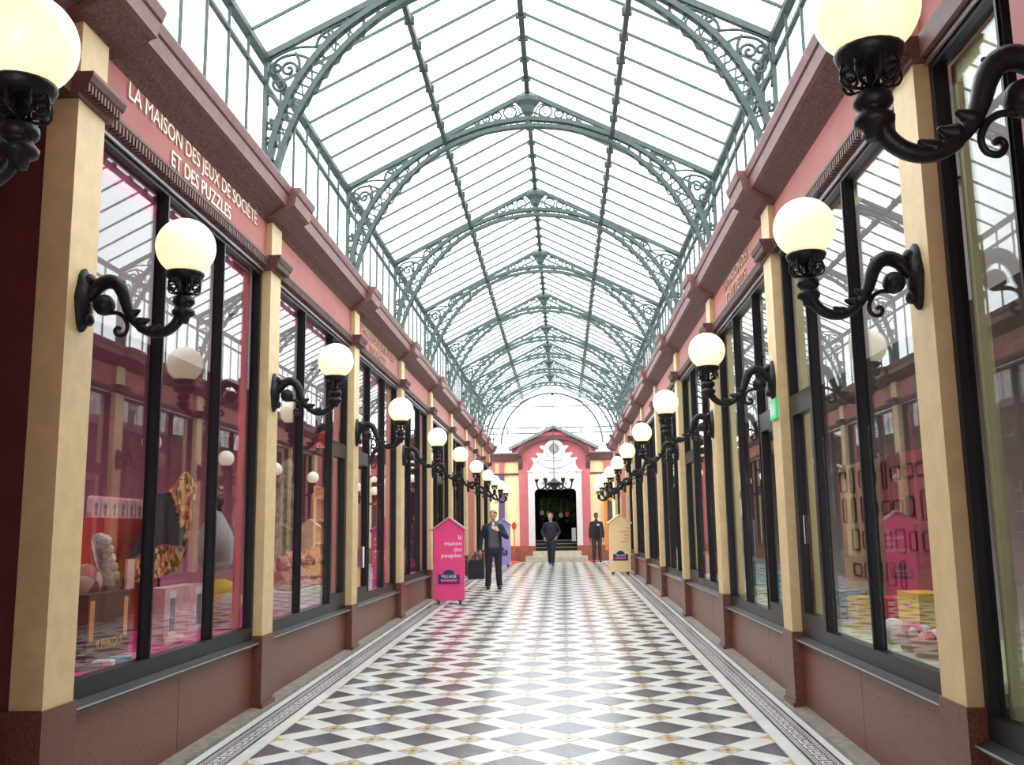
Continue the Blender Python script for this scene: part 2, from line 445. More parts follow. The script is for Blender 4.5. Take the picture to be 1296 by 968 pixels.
LETTER = {(-1, 0): 'LA MAISON DES JEUX DE SOCIÉTÉ\nET DES PUZZLES', (-1, 2): 'LA MAISON DES JEUX DE SOCIÉTÉ\nET DES PUZZLES', (1, 1): 'LA MAISON DES\nTOUT PETITS'}
LPOS = {(-1,0): [(6.62, 2.48, 4.333), (6.63, 1.17, 4.16)], (-1,2): [(13.5, 2.6, 4.333), (13.45, 1.2, 4.16)], (1,1): [(10.0, 1.35, 4.33), (10.0, 1.15, 4.16)]}
def me_width(me):
    xs = [v.co.x for v in me.vertices]; return max(xs)-min(xs)
MULL = {(-1,0): [6.12, 7.21], (-1,1): [9.62, 10.86], (-1,2): [13.02, 14.12], (-1,3): [16.62, 17.72],
        (1,0): [6.27, 7.36], (1,1): [9.38, 10.45]}
TRANS = {(-1,1): {2}, (-1,2): {0}, (1,0): {2}, (1,1): {0}, (1,2): {2}, (-1,4): {1}, (1,4): {0}}
SOLID = {(-1, 6), (1, 7)}
for s in (-1, 1):
    wname = 'wall_left' if s < 0 else 'wall_right'
    P = PIL[s]; Z = ZB[s]
    # core wall above the windows
    mb = MB(); mb.box(X(s,.12), X(s,.30), -3.8, YEND, 3.98, 4.70)
    wall = tag(mb.build(wname, 'red'), kind='structure'); walls[s] = wall
    for i, py in enumerate(P):
        zb = Z[i]; a, b = py, py+.30
        mb = MB(); mb.box(X(s,0), X(s,.17), a, b, zb, 3.965); mb.build('pilaster', 'cream', wall)
        mb = MB(); mb.box(X(s,0.0), X(s,.13), a, b, 4.09, 4.45); mb.build('pilaster_block', 'cream', wall)
        mb = MB(); mb.box(X(s,-.012), X(s,.18), a-.02, b+.02, zf(a)-.05, zb); mb.box(X(s,-.03), X(s,.18), a-.03, b+.03, zf(a)-.05, zf(a)+.07)
        mb.build('pilaster_base', 'granite_base', wall)
        mb = MB(); mb.prism([(X(s,.12),3.965),(X(s,-.02),3.965),(X(s,-.035),4.0),(X(s,-.085),4.04),(X(s,-.10),4.075),(X(s,-.10),4.095),(X(s,.12),4.095)], a-.05, b+.05)
        yy = a-.045
        while yy < b+.03: mb.box(X(s,-.075), X(s,-.04), yy, yy+.018, 3.985, 4.05); yy += .036
        me = mb.mesh('capital', 'moulding'); fixn(me); link('capital', me, wall)
        cornice_piece(s, 0.075, a-.10, b+.12, wall, 'cornice_break')
    segs = [(P[i]+.30, P[i+1], i) for i in range(len(P)-1)]
    for a, b, i in segs:
        wn += 1; zb = Z[i]
        mb = MB(); mb.box(X(s,.05), X(s,.13), a, b, 4.06, 4.455); mb.build('frieze_panel', 'red', wall)
        mb = MB(); mb.prism([(X(s,.12),3.975),(X(s,.06),3.975),(X(s,.05),3.99),(X(s,.02),4.03),(X(s,.005),4.05),(X(s,.005),4.07),(X(s,.12),4.07)], a+.05, b-.05)
        yy = a+.06
        if i < 4:
            while yy < b-.08: mb.box(X(s,.01), X(s,.06), yy, yy+.022, 3.985, 4.045); yy += .045
        me = mb.mesh('architrave', 'moulding'); fixn(me); link('architrave', me, wall)
        cornice_piece(s, 0.0, a+.12, b-.10, wall, 'cornice')
        if (s, i) in SOLID:
            mb = MB(); mb.box(X(s,.05), X(s,.2), a, b, zb, 3.98); mb.build('red_panel', 'red', wall)
            mb = MB(); mb.box(X(s,.04), X(s,.2), a, b, zf(a)-.05, zb); mb.build('plinth_panel', 'granite', wall)
            continue
        # plinth split into slabs
        nsl = 2 if i in (0, 2, 3) else 1
        if (s, i) == (1, 1): nsl = 2
        cut = [a+.02]+([a+(b-a)*(.5 if i == 0 else .32)] if nsl == 2 else [])+[b-.02]
        for q0, q1 in zip(cut[:-1], cut[1:]):
            mb = MB(); mb.box(X(s,.07), X(s,.2), q0+.004, q1-.004, zf(a)-.05, zb-.06); mb.build('plinth_panel', 'granite', wall)
        mu = MULL.get((s, i)) or [a+(b-a)*.36, a+(b-a)*.69]
        window(s, a, b, zb, mu, TRANS.get((s, i), set()), SIDE[s], 'pink_trim' if s < 0 else 'green_trim', wn)
        if (s, i) in LETTER:
            for ln, (yc_, wid, zc_) in zip(LETTER[(s, i)].split('\n'), LPOS[(s, i)]):
                me = text_mesh(ln, .16, .006); w0 = me_width(me); me.transform(Matrix.Diagonal((wid/w0, 1, 1, 1))); me.materials.clear(); me.materials.append(MATS['letters' if (s, i) == (-1, 0) else 'letters_dim'])
                link('lettering', me, wall, (X(s, .044), yc_, zc_), (PI/2, 0, PI/2 if s < 0 else -PI/2))
    # cornice towards the entrance
    cornice_piece(s, 0.0, -3.8, P[0]-.10, wall, 'cornice')
    mb = MB(); mb.box(X(s,.05), X(s,.13), -3.8, P[0], 4.10, 4.455); mb.build('frieze_panel', 'red', wall)
    mb = MB(); mb.box(X(s,.02), X(s,.13), -3.8, P[0]-.05, 3.975, 4.10); mb.build('architrave', 'moulding', wall)
    # end of the wall
    mb = MB(); mb.box(X(s,.05), X(s,.3), P[-1]+.3, YEND, .5, 4.45); mb.build('end_panel', 'red', wall)
    cornice_piece(s, 0.0, P[-1]+.42, YEND, wall, 'cornice')
    # pier by the entrance carrying the near lamp
    mb = MB(); mb.box(X(s,-.345), X(s,.3), 2.40, 3.0, .60, 3.975); mb.build('entrance_pier', 'red', wall)
    mb = MB(); mb.box(X(s,-.36), X(s,.3), 2.37, 3.03, -.1, .60); mb.build('pier_base', 'granite_base', wall)
    mb = MB(); mb.box(X(s,-.36), X(s,.3), 2.37, 3.03, 3.975, 4.45); mb.build('pier_head', 'moulding', wall)
    mb = MB(); mb.box(X(s,.05), X(s,.3), -3.8, 2.4, -.1, 3.98); mb.build('entrance_wall', 'red', wall)
    # flat roof over the shops
    mb = MB(); mb.box(X(s,.2), X(s,4.2), -3.8, YEND, 4.60, 4.70); mb.build('flat_roof', 'roofing', wall)
# alcove on the left: red return wall, its shade put into a darker red
wl = walls[-1]
mb = MB(); mb.box(-4.9, X(-1,.015), 4.745, 4.99, .77, 4.46); mb.build('return_wall', 'red_shaded', wl)
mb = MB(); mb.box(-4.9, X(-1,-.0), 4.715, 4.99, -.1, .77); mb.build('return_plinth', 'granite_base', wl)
mb = MB(); mb.box(-5.0, -4.9, 2.4, 4.99, -.1, 4.46); mb.box(-4.9, X(-1,.3), 2.40, 2.5, -.1, 4.46); mb.box(-4.9, X(-1,.3), 2.5, 4.74, 3.98, 4.1); mb.build('alcove_wall', 'red_shaded', wl)
mb = MB(); mb.box(-4.9, X(-1,.3), 2.4, 4.8, -.1, .10); mb.build('alcove_floor', 'granite_base', wl)
# near window on the right
wn += 1
window(1, 3.03, 4.71, .66, [3.95], set(), '', 'green_trim', wn)
mb = MB(); mb.box(X(1,.07), X(1,.2), 3.03, 4.70, -.05, .60); mb.build('plinth_panel', 'granite', walls[1])
# wall behind the viewer; unseen solid ceiling and gable added to darken this end
mb = MB(); mb.box(-7, XC-1.4, -4.0, -3.8, -.2, 4.7); mb.box(XC+1.4, 7, -4.0, -3.8, -.2, 4.7); mb.box(-7, 7, -4.0, -3.8, 3.4, 4.9); mb.box(-7, 7, -3.8, 3.05, 4.72, 4.9); mb.prism([(-3.1, 4.72), (2.45, 4.72), (2.45, 6.0), (-.338, 7.42), (-3.1, 6.0)], 2.85, 3.05)
tag(mb.build('wall_front', 'red'), kind='structure')

# ------------------------------------------------------------------ shop interiors
for s in (-1, 1):
    nm = 'shop_room'
    mb = MB(); y0 = 5.03 if s < 0 else 3.03
    mb.box(X(s,2.6), X(s,2.75), y0-.1, YEND, -.1, 4.6); mb.box(X(s,.3), X(s,2.7), y0-.12, y0-.02, -.1, 4.6)
    o = tag(mb.build('wall_shop_left' if s < 0 else 'wall_shop_right', 'shop_red' if s < 0 else 'shop_dark'), kind='structure')
    mb = MB(); mb.box(X(s,.17), X(s,2.6), y0-.1, YEND, 4.02, 4.12); mb.build('shop_ceiling', 'shop_ceiling', o)
    for i in range(len(PIL[s])-1):
        a, b = PIL[s][i]+.0, PIL[s][i+1]+.0
        mb = MB(); mb.box(X(s,.166), X(s,1.15), a+.02, b-.02, -.1, ZB[s][i]+.055); mb.build('display_floor', 'pink_floor' if s < 0 else 'green_floor', o)
        if i < 4: continue
        mb = MB(); mb.box(X(s,.2), X(s,2.6), b+.13, b+.19, -.1, 4.1); mb.build('partition', 'shop_red' if s < 0 else 'shop_dark', o)
    if s > 0:
        mb = MB(); mb.box(X(s,.166), X(s,1.15), 3.05, 4.71, .4, .715); mb.build('display_floor', 'green_floor', o)
mat('fill_light', (1, .9, .75), .5, emit=9, ecol=(1, .85, .62))  # fill lights with small fixtures, added to brighten the dim shop interiors
dl_ring = MB(); dl_ring.lathe([(.05, 0), (.07, 0), (.075, -.015), (.07, -.02), (.05, -.02)], n=14)
dl_ring_me = dl_ring.mesh('ring', 'sill', True)
dl_disc = MB(); dl_disc.lathe([(.05, -.004), (.05, -.012)], n=14); dl_disc_me = dl_disc.mesh('lens', 'fill_light')
ORD = ['first', 'second', 'third', 'fourth', 'fifth', 'sixth', 'seventh', 'eighth', 'ninth', 'tenth']
for s in (-1, 1):
    for i in range(0, 6):
        a, b = PIL[s][i]+.3, PIL[s][i+1]
        t = thing('fill_light', 'added round ceiling fill light inside %s %s shop bay' % (ORD[i], SIDE[s]), 'fill_light', (X(s, 1.0), (a+b)/2, 4.02), group='fill lights added in the shop ceilings')
        link('ring', dl_ring_me, t); link('lens', dl_disc_me, t)
        la = bpy.data.lights.new('fill_beam', 'SPOT'); la.energy = 60 if s < 0 else 75; la.color = (1, .86, .66); la.spot_size = 2.3; la.spot_blend = .6; la.shadow_soft_size = .05
        lo = bpy.data.objects.new('fill_beam', la); col.objects.link(lo); lo.parent = t; lo.location = (0, 0, -.04)

# ------------------------------------------------------------------ roof
RX = -0.338
ceil_root = MB(); ceil_root.box(RX-.03, RX+.03, 3.05, 36.2, 7.28, 7.36)
ceiling = tag(ceil_root.build('ceiling', 'steel'), kind='structure')
inner = smooth_pts([(2.26,0,4.70),(2.245,0,5.0),(2.15,0,5.32),(2.01,0,5.62),(1.79,0,5.98),(1.48,0,6.32),(1.09,0,6.60),(.55,0,6.81),(0,0,6.88)], 5)
outer = smooth_pts([(2.34,0,4.70),(2.315,0,5.12),(2.21,0,5.55),(2.04,0,5.90),(1.76,0,6.25),(1.42,0,6.52),(1.09,0,6.70),(.55,0,6.90),(0,0,6.975)], 5)
def mir(path, sg): return [(RX+sg*p[0], p[1], p[2]) for p in path]
ar = MB(); web = MB(); spand = {-1: MB(), 1: MB()}; ridge = MB()
for sg in (-1, 1):
    ar.bar(mir(inner, sg), .08, .05, (0,1,0)); ar.bar(mir(outer, sg), .08, .055, (0,1,0))
    ar.bar(mir([(2.42,0,6.09),(1.2,0,6.715),(0,0,7.33)], sg), .05, .06, (0,1,0))
    ar.bar(mir([(2.375,0,4.68),(2.375,0,6.1)], sg), .05, .04, (0,1,0))
    # rings between the chords
    for k in range(2, 39):
        a, b = inner[k], outer[k]; c = (a+b)/2; r = (a-b).length/2
        if k % 2 == 0 and r > .03:
            web.tube(mir([(c.x+r*.95*math.cos(t), 0, c.z+r*.95*math.sin(t)) for t in [2*PI*q/8 for q in range(8)]], sg), .013, 4, closed=True)
        elif r > .02: web.bar(mir([tuple(a), tuple(b)], sg), .02, .014, (0,1,0))
    sp = spand[sg]
    def S(path, r=.017): sp.tube(mir(path, sg), r, 5)
    S(spiral(2.16, 5.97, .085, 1.4, PI*1.1, -1)); S(spiral(2.235, 5.82, .075, 1.4, PI*.2, -1)); S(spiral(2.27, 5.98, .06, 1.3, PI*1.6, 1))
    S(smooth_pts([(2.35,0,5.62),(2.36,0,5.85),(2.28,0,6.06),(2.1,0,6.12),(1.94,0,6.06)], 5), .016)
    S(smooth_pts([(2.36,0,6.06),(2.24,0,6.13),(2.08,0,6.19),(1.88,0,6.19)], 5), .014)
    S(smooth_pts([(2.22,0,5.60),(2.31,0,5.70),(2.36,0,5.72)], 4)); S(smooth_pts([(2.06,0,5.93),(2.06,0,6.05),(2.10,0,6.14)], 4))
    S(spiral(1.80, 6.315, .062, 1.3, PI, -1)); S(spiral(1.62, 6.43, .05, 1.2, 0, 1)); S(smooth_pts([(1.9,0,6.18),(1.86,0,6.30),(1.70,0,6.40),(1.55,0,6.46),(1.40,0,6.56)], 4))
    S(spiral(2.33, 5.42, .055, 1.4, PI/2, 1)); S(spiral(2.345, 5.26, .045, 1.3, -PI/2, -1)); S(spiral(2.35, 5.08, .04, 1.2, PI/2, 1))
    for cx_, cz_, r in ((.235, 7.07, .085), (.41, 7.03, .06), (.55, 6.99, .045), (.67, 6.94, .033)):
        ridge.tube(mir([(cx_+r*math.cos(t), 0, cz_+r*math.sin(t)) for t in [2*PI*q/12 for q in range(12)]], sg), .015, 4, closed=True)
        ridge.tube(mir(spiral(cx_, cz_, r*.75, 1.2, 0, 1, 14), sg), .008, 4)
    ridge.tube(mir(smooth_pts([(.08,0,7.0),(.16,0,7.16),(.3,0,7.15),(.5,0,7.06)], 5), sg), .011, 4)
boss = MB(); boss.lathe([(.03,-.30),(.05,-.24),(.03,-.2),(.07,-.16),(.10,-.08),(.155,-.02),(.165,.03),(.12,.06),(.10,.10),(.04,.14)], (RX, 0, 7.21), 8)
arch_me = ar.mesh('arch_truss', 'steel'); web_me = web.mesh('web', 'steel'); sp_me = {k: v.mesh('spandrel_scroll', 'steel', True) for k, v in spand.items()}
ridge_me = ridge.mesh('ridge_scroll', 'steel', True); boss_me = boss.mesh('boss', 'steel')
shoe = MB(); shoe.box(RX-2.45, RX-2.2, -.05, .05, 4.66, 4.74); shoe.box(RX+2.2, RX+2.45, -.05, .05, 4.66, 4.74); shoe_me = shoe.mesh('foot_plate', 'steel')
for y in ARCH:
    a = link('arch_truss', arch_me, ceiling, (0, y, 0))
    link('web', web_me, a); link('spandrel_scroll', sp_me[-1], a); link('spandrel_scroll', sp_me[1], a); link('ridge_scroll', ridge_me, a); link('boss', boss_me, a); link('foot_plate', shoe_me, a)
# glazing bars, clerestory bars, panes
ysb = []
al = [3.05]+ARCH+[36.2]
for a, b in zip(al[:-1], al[1:]):
    n_ = max(3, round((b-a)/.497))
    for k in range(n_): ysb.append((a+(b-a)*k/n_, k == 0))
ysb.append((36.2, True))
sl_len = math.hypot(2.40, 1.235); ang = math.atan2(1.235, 2.40)
gb = MB(); gb.box(0, sl_len, -.009, .009, -.028, 0.0); gb_me = gb.mesh('glazing_bar', 'steel')
cb = MB(); cb.box(-.011, .011, -.011, .011, 4.68, 6.08); cb_me = cb.mesh('clerestory_bar', 'steel')
pane_lo = MB(); pane_lo.box(0, sl_len*.54, 0, 1, 0, .006); pane_lo_me = pane_lo.mesh('roof_pane', 'roof_glass')
pane_hi = MB(); pane_hi.box(sl_len*.54, sl_len, 0, 1, 0.004, .010); pane_hi_me = pane_hi.mesh('roof_pane', 'roof_glass')
cp = MB(); cp.box(-.003, .003, 0, 1, 4.70, 6.06); cp_me = cp.mesh('clerestory_pane', 'roof_glass')
for s in (-1, 1):
    rot = (0, -ang, 0) if s < 0 else (0, -ang, PI)
    for i, (y, main) in enumerate(ysb):
        if not main:
            link('glazing_bar', gb_me, ceiling, (RX+s*2.42, y, 6.10), rot)
            if y < YEND: link('clerestory_bar', cb_me, ceiling, (RX+s*2.385, y, 0))
        if i < len(ysb)-1:
            w = ysb[i+1][0]-y
            yy = y if s < 0 else y+w
            link('roof_pane', pane_lo_me, ceiling, (RX+s*2.42, yy, 6.115), rot, (1, w, 1)); link('roof_pane', pane_hi_me, ceiling, (RX+s*2.42, yy, 6.115), rot, (1, w, 1))
            if y < YEND-.5: link('clerestory_pane', cp_me, ceiling, (RX+s*2.41, y, 0), None, (1, w, 1))
    mb = MB(); mb.box(RX+s*2.35, RX+s*2.43, 3.05, 36.2, 6.06, 6.12); mb.build('eaves_beam', 'steel', ceiling)
    mb = MB(); mb.box(RX+s*2.37, RX+s*2.41, 3.05, YEND, 5.83, 5.865); mb.build('eaves_rail', 'steel', ceiling)
    mb = MB(); mb.box(RX+s*1.065, RX+s*1.115, 3.05, 36.2, 6.66, 6.74)
    for y, main in ysb: mb.box(RX+s*1.04, RX+s*1.14, y-.02, y+.02, 6.67, 6.75)
    mb.build('purlin', 'steel', ceiling)
mb = MB()
for y, main in ysb: mb.box(RX-.06, RX+.06, y-.02, y+.02, 7.26, 7.32)
mb.build('ridge_cleats', 'steel', ceiling)
# last thin arch with hoop, tie rods and rails
e = MB()
for sg in (-1, 1):
    e.bar(mir([tuple(p-Vector((0,0,.0))) for p in inner], sg), .05, .035, (0,1,0))
    e.tube(mir(spiral(.22, 7.03, .12, 1.4, PI, -1), sg), .012, 4); e.tube(mir(spiral(.52, 6.97, .08, 1.4, PI, -1), sg), .012, 4)
e.bar(mir([(2.42,0,6.09),(0,0,7.33)], 1), .05, .05, (0,1,0)); e.bar(mir([(2.42,0,6.09),(0,0,7.33)], -1), .05, .05, (0,1,0))
endarch = e.build('end_arch', 'steel', ceiling, loc=(0, 36.2, 0))
h = MB(); R_ = 1.93
h.tube([(RX+R_*math.cos(t), 0, 4.95+R_*math.sin(t)) for t in [PI*q/30 for q in range(31)]], .04, 5); h.build('hoop', 'steel', endarch)
h = MB(); h.tube([(RX-1.95,0,6.45),(RX-1.2,0,6.37),(RX+1.2,0,6.37),(RX+1.95,0,6.45)], .03, 4); h.build('tie_rod', 'steel', endarch)
for z in (5.56, 5.35):
    h = MB(); h.tube([(RX-2.4,0,z),(RX+2.4,0,z)], .032, 4); h.build('tie_rail', 'steel', endarch)
for k in range(-4, 5):
    h = MB(); h.tube([(RX+k*.56,0,4.6 if abs(k) > 3 else 5.33),(RX+k*.56,0,5.58)], .03, 4); h.build('rail_post', 'steel', endarch)

# ------------------------------------------------------------------ wall lamps
def make_lamp():
    t = thing('wall_lamp', '', 'lamp')
    p = MB(); n = 20
    for sc, u in ((1.0, 0.0), (.92, .025), (.6, .05), (.2, .062)):
        pass
    rings = [(1.0, 0), (1.0, .018), (.86, .034), (.62, .05), (.25, .058)]
    v = []; f = []
    for sc, u in rings:
        for k in range(n):
            a = 2*PI*k/n; w = 1+.10*math.cos(6*a)
            v.append((u, .074*sc*w*math.cos(a), .168*sc*math.sin(a)*(1+.05*math.cos(4*a))))
    for i in range(len(rings)-1):
        for k in range(n): f.append((i*n+k, i*n+(k+1) % n, (i+1)*n+(k+1) % n, (i+1)*n+k))
    f.append(tuple((len(rings)-1)*n+k for k in range(n)))
    p.add(v, f)
    for z in (-.11, .11): p.ball((.045, 0, z), (.03, .04, .035), 10, 6)
    p.build('wall_plate', 'iron', t, True)
    a = MB(); path = smooth_pts([(.03,0,0.0),(.06,0,.035),(.096,0,.08),(.15,0,.10),(.2,0,.08),(.232,0,.028),(.256,0,-.044),(.288,0,-.108),(.336,0,-.158),(.4,0,-.19),(.464,0,-.186),(.515,0,-.155),(.545,0,-.11),(.558,0,-.06)], 4)
    N = len(path); rr = [.030+.010*math.sin(PI*i/N*2.2)*(1 if i < N*.6 else .3) for i in range(N)]
    a.tube(path, rr, 8)
    for (u, z, du, dz) in ((.285,-.085,.035,.018),(.335,-.13,.04,.012),(.20,.075,.03,.02),(.40,-.175,.035,.02)):
        a.capsule((u,0,z), .030, (u+du,0,z+dz), .011, 8)
    arm = a.build('arm', 'iron', t, True)
    b = MB(); b.ball((.128,0,-.03), .058, 14, 10); b.build('scroll_boss', 'iron', arm, True)
    sc = MB(); sc.tube(smooth_pts([(.15,0,-.075),(.2,0,-.075),(.24,0,-.10),(.262,0,-.15),(.25,0,-.19),(.215,0,-.2),(.195,0,-.175),(.208,0,-.155),(.226,0,-.165)], 4), .012, 6); sc.build('scroll', 'iron', arm, True)
    st = MB(); st.lathe([(.028,-.14),(.034,-.11),(.058,-.095),(.06,-.075),(.045,-.06),(.036,-.055),(.045,-.045),(.058,-.03),(.056,-.005),(.03,.012),(.016,.02),(.013,.09)], (.565,0,0), 14)
    st.build('stem', 'iron', t, True)
    key = MB(); key.tube([(.565,-.05,-.085),(.565,-.095,-.085)], .006, 5); key.ball((.565,-.105,-.085), (.004,.014,.016), 8, 6); key.build('tap_key', 'iron', t)
    bk = MB()
    for k in range(8):
        an = 2*PI*k/8; ca, sa = math.cos(an), math.sin(an)
        pts = spiral(.062, .055, .032, 1.15, -PI/2, 1, 12, .3)
        bk.tube([(.565+q[0]*ca, q[0]*sa, q[2]) for q in pts], .0055, 4)
        bk.tube([(.565+.015*ca, .015*sa, .02), (.565+.055*ca, .055*sa, .022), (.565+.09*ca, .09*sa, .07), (.565+.08*ca, .08*sa, .1)], .0055, 4)
    bk.build('scroll_basket', 'iron', t, True)
    cu = MB(); cu.lathe([(.05,.085),(.078,.092),(.095,.108),(.102,.125),(.102,.135),(.088,.135),(.08,.12)], (.565,0,0), 20); cu.build('cup', 'iron', t, True)
    g = MB(); g.ball((.565,0,.278), .158, 28, 20); g.build('globe', 'globe', t, True)
    return t
lamp0 = make_lamp(); first = True
def place_lamp(loc, rz, label):
    global first
    o = lamp0 if first else copy_tree(lamp0)
    first = False; o.location = loc; o.rotation_euler = (0, 0, rz); o['label'] = label; o['group'] = 'globe lamps along the shop walls'
    return o
LZ = 2.875
place_lamp((X(-1, -.345), 2.72, LZ), 0, 'lit globe wall lamp on the entrance pier facing the shaded red return wall')
place_lamp((X(1, -.345), 2.72, LZ), PI, 'lit globe wall lamp on the entrance pier beside the green-trimmed end window')
LL = ['on cream pilaster where the large-lettered fascia begins', 'on cream pilaster where the large-lettered fascia ends']+['%s one after the large-lettered fascia, pink-trimmed side' % ORD[k] for k in range(0, 8)]
RL = ['on cream pilaster nearest the green-trimmed end window', 'on cream pilaster bearing the green exit sign']+['%s one after the exit sign pilaster, green-trimmed side' % ORD[k] for k in range(0, 8)]
for s, lab in ((-1, LL), (1, RL)):
    for i, py in enumerate(PIL[s]):
        place_lamp((X(s, 0), py+.15, LZ), 0 if s < 0 else PI, 'black iron globe wall lamp, '+lab[i])

# ------------------------------------------------------------------ end facade
mat('pink_wall', (0.55, 0.14, 0.15), .6, var=.06, scale=3); mat('yellow_wall', (0.90, 0.78, 0.42), .6, var=.05, scale=3)
mat('white_stone', (0.68, 0.67, 0.65), .6, var=.04, scale=5); mat('grey_lead', (.20, .21, .22), .6, var=.2, scale=8)
mat('stone_step', (.58, .50, .40), .55, var=.12, scale=6); mat('brick_base', (.30, .09, .055), .5, var=.15, scale=8)
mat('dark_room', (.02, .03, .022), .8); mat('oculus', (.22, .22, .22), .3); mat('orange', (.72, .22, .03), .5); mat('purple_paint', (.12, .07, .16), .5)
def F(px, py, Y=YF):
    p = atY(px, py, Y); return (p.x, p.z)
zfl = zf(YF)
xl, xr = F(657.5, 640)[0], F(747.5, 640)[0]; pl, pr_ = F(668.8, 640)[0], F(736.8, 640)[0]; dl, dr = F(677, 650)[0], F(729.8, 650)[0]
FC = (pl+pr_)/2
ztop = F(702, 618.6)[1]; zport = F(702, 597)[1]; zspr = F(702, 577)[1]; zarch = F(702, 553)[1]; zapex = F(702, 540)[1]; zeave = F(700, 566)[1]; zdoor = F(702, 697)[1]
zwing0, zwing1 = F(702, 583)[1], F(702, 574)[1]; zmold = F(702, 599)[1]; zbase = F(702, 690.5)[1]
hw = (xr-xl)/2
gx0, gx1 = F(647.5, 570)[0], F(754, 570)[0]
# main block: central bay with the door opening left free
mb = MB()
mb.box(xl, dl, YF, YF+.4, zfl-.1, zwing1); mb.box(dr, xr, YF, YF+.4, zfl-.1, zwing1); mb.box(dl, dr, YF, YF+.4, ztop, zwing1)
mb.prism([(gx0, zwing1), (gx1, zwing1), (gx1, zeave), (FC, zapex-.04), (gx0, zeave)], YF, YF+.4)
wb = tag(mb.build('wall_back', 'pink_wall'), kind='structure')
for a, b in ((F(590, 640)[0], xl), (xr, F(812, 640)[0])):
    mb = MB(); mb.box(a, b, YF+.12, YF+.4, zfl-.1, zwing0); mb.build('wing_wall', 'yellow_wall', wb)
    mb = MB(); mb.prism([(YF-.10, zwing0+.08), (YF-.16, zwing0+.14), (YF-.22, zwing1), (YF+.4, zwing1), (YF+.4, zwing0), (YF+.02, zwing0)], a, b, 'x'); mb.build('wing_cornice', 'moulding', wb)
    mb = MB(); mb.prism([(YF-.27, zwing1), (YF-.27, zwing1+.04), (YF+.4, zwing1+.12), (YF+.4, zwing1)], a, b, 'x'); mb.build('lead_roof', 'grey_lead', wb)
    mb = MB(); mb.box(a, b, YF+.05, YF+.12, zmold-.03, zmold+.03); mb.build('string_course', 'moulding', wb)
    mb = MB(); mb.box(a, b, YF+.04, YF+.12, zfl-.1, zbase); mb.build('wing_base', 'brick_base', wb)
for a, b in ((F(631.5, 600)[0], F(637.5, 600)[0]), (F(618, 600)[0], F(625.5, 600)[0]), (F(765, 600)[0], F(775, 600)[0])):
    mb = MB(); mb.box(a, b, YF+.04, YF+.12, zmold+.03, zwing0); mb.build('frieze_pier', 'pink_wall', wb)
for a, b, m_ in ((F(630.5, 600)[0], F(638, 600)[0], 'purple_paint'), (F(768, 640)[0], F(775, 640)[0], 'shop_dark')):
    mb = MB(); mb.box(a, b, YF+.06, YF+.12, zbase, zmold-.03); mb.build('side_door', m_, wb)
mb = MB(); a, b = F(764.5, 640)[0], F(768.5, 640)[0]; mb.box(a, b, YF+.0, YF+.12, zbase-.2, F(766, 628)[1]); mb.box(a, F(775, 640)[0], YF, YF+.12, F(766, 634)[1], F(766, 628)[1]); mb.build('orange_door_frame', 'orange', wb)
# gable coping, arch moulding
for sg in (-1, 1):
    xe = gx0-.12 if sg < 0 else gx1+.12
    mb = MB(); mb.bar([(xe, YF+.1, zeave-.06), (FC, YF+.1, zapex+.0)], .75, .11, (0,1,0)); mb.build('gable_coping', 'grey_lead', wb)
    mb = MB(); xa = xl+.0 if sg < 0 else xr; q0, q1 = (xa-.02, xa+.14) if sg < 0 else (xa-.14, xa+.02)
    mb.prism([(YF, zwing0+.1), (YF-.22, zwing0+.1), (YF-.20, zwing0-.1), (YF-.08, zwing0-.3), (YF, zwing0-.38)], q0, q1, 'x'); mb.build('corbel', 'moulding', wb)
    mb = MB(); q0, q1 = (xl, pl) if sg < 0 else (pr_, xr); mb.box(q0, q1, YF-.06, YF, zfl-.1, zwing0); mb.build('pink_pilaster', 'pink_wall', wb)
    mb = MB(); q0, q1 = (xl-.03, dl-.02) if sg < 0 else (dr+.02, xr+.03); mb.box(q0, q1, YF-.12, YF, zfl-.1, zbase); mb.build('pilaster_base', 'brick_base', wb)
def arcpts(r_x, r_z, n=24): return [(FC+r_x*math.cos(PI*k/n), 0, zspr+r_z*math.sin(PI*k/n)) for k in range(n+1)]
rise = zarch-zspr
mb = MB(); mb.bar([(p[0], YF-.08, p[2]) for p in arcpts(hw-.06, rise-.03)], .26, .13, (0,1,0)); mb.build('arch_moulding', 'moulding', wb)
mb = MB(); mb.bar([(p[0], YF-.06, p[2]) for p in arcpts(hw+.08, rise+.12)], .14, .12, (0,1,0)); mb.build('arch_fillet', 'pink_wall', wb)
# white portal
mb = MB(); mb.box(pl, dl, YF-.10, YF, zbase, zport); mb.box(dr, pr_, YF-.10, YF, zbase, zport)
rc = .17; N = 8
head = [(dl, zport), (dl, ztop-rc)]+[(dl+rc-rc*math.cos(PI/2*k/N), ztop-rc+rc*math.sin(PI/2*k/N)) for k in range(1, N+1)]+[(dr-rc+rc*math.sin(PI/2*k/N), ztop-rc+rc*math.cos(PI/2*k/N)) for k in range(0, N+1)]+[(dr, zport)]
mb.prism(head, YF-.10, YF+.0)
me = mb.mesh('portal_surround', 'white_stone'); fixn(me); link('portal_surround', me, wb)
mb = MB(); mb.box(pl-.03, pr_+.03, YF-.15, YF, zport, zport+.05); mb.build('portal_ledge', 'white_stone', wb)
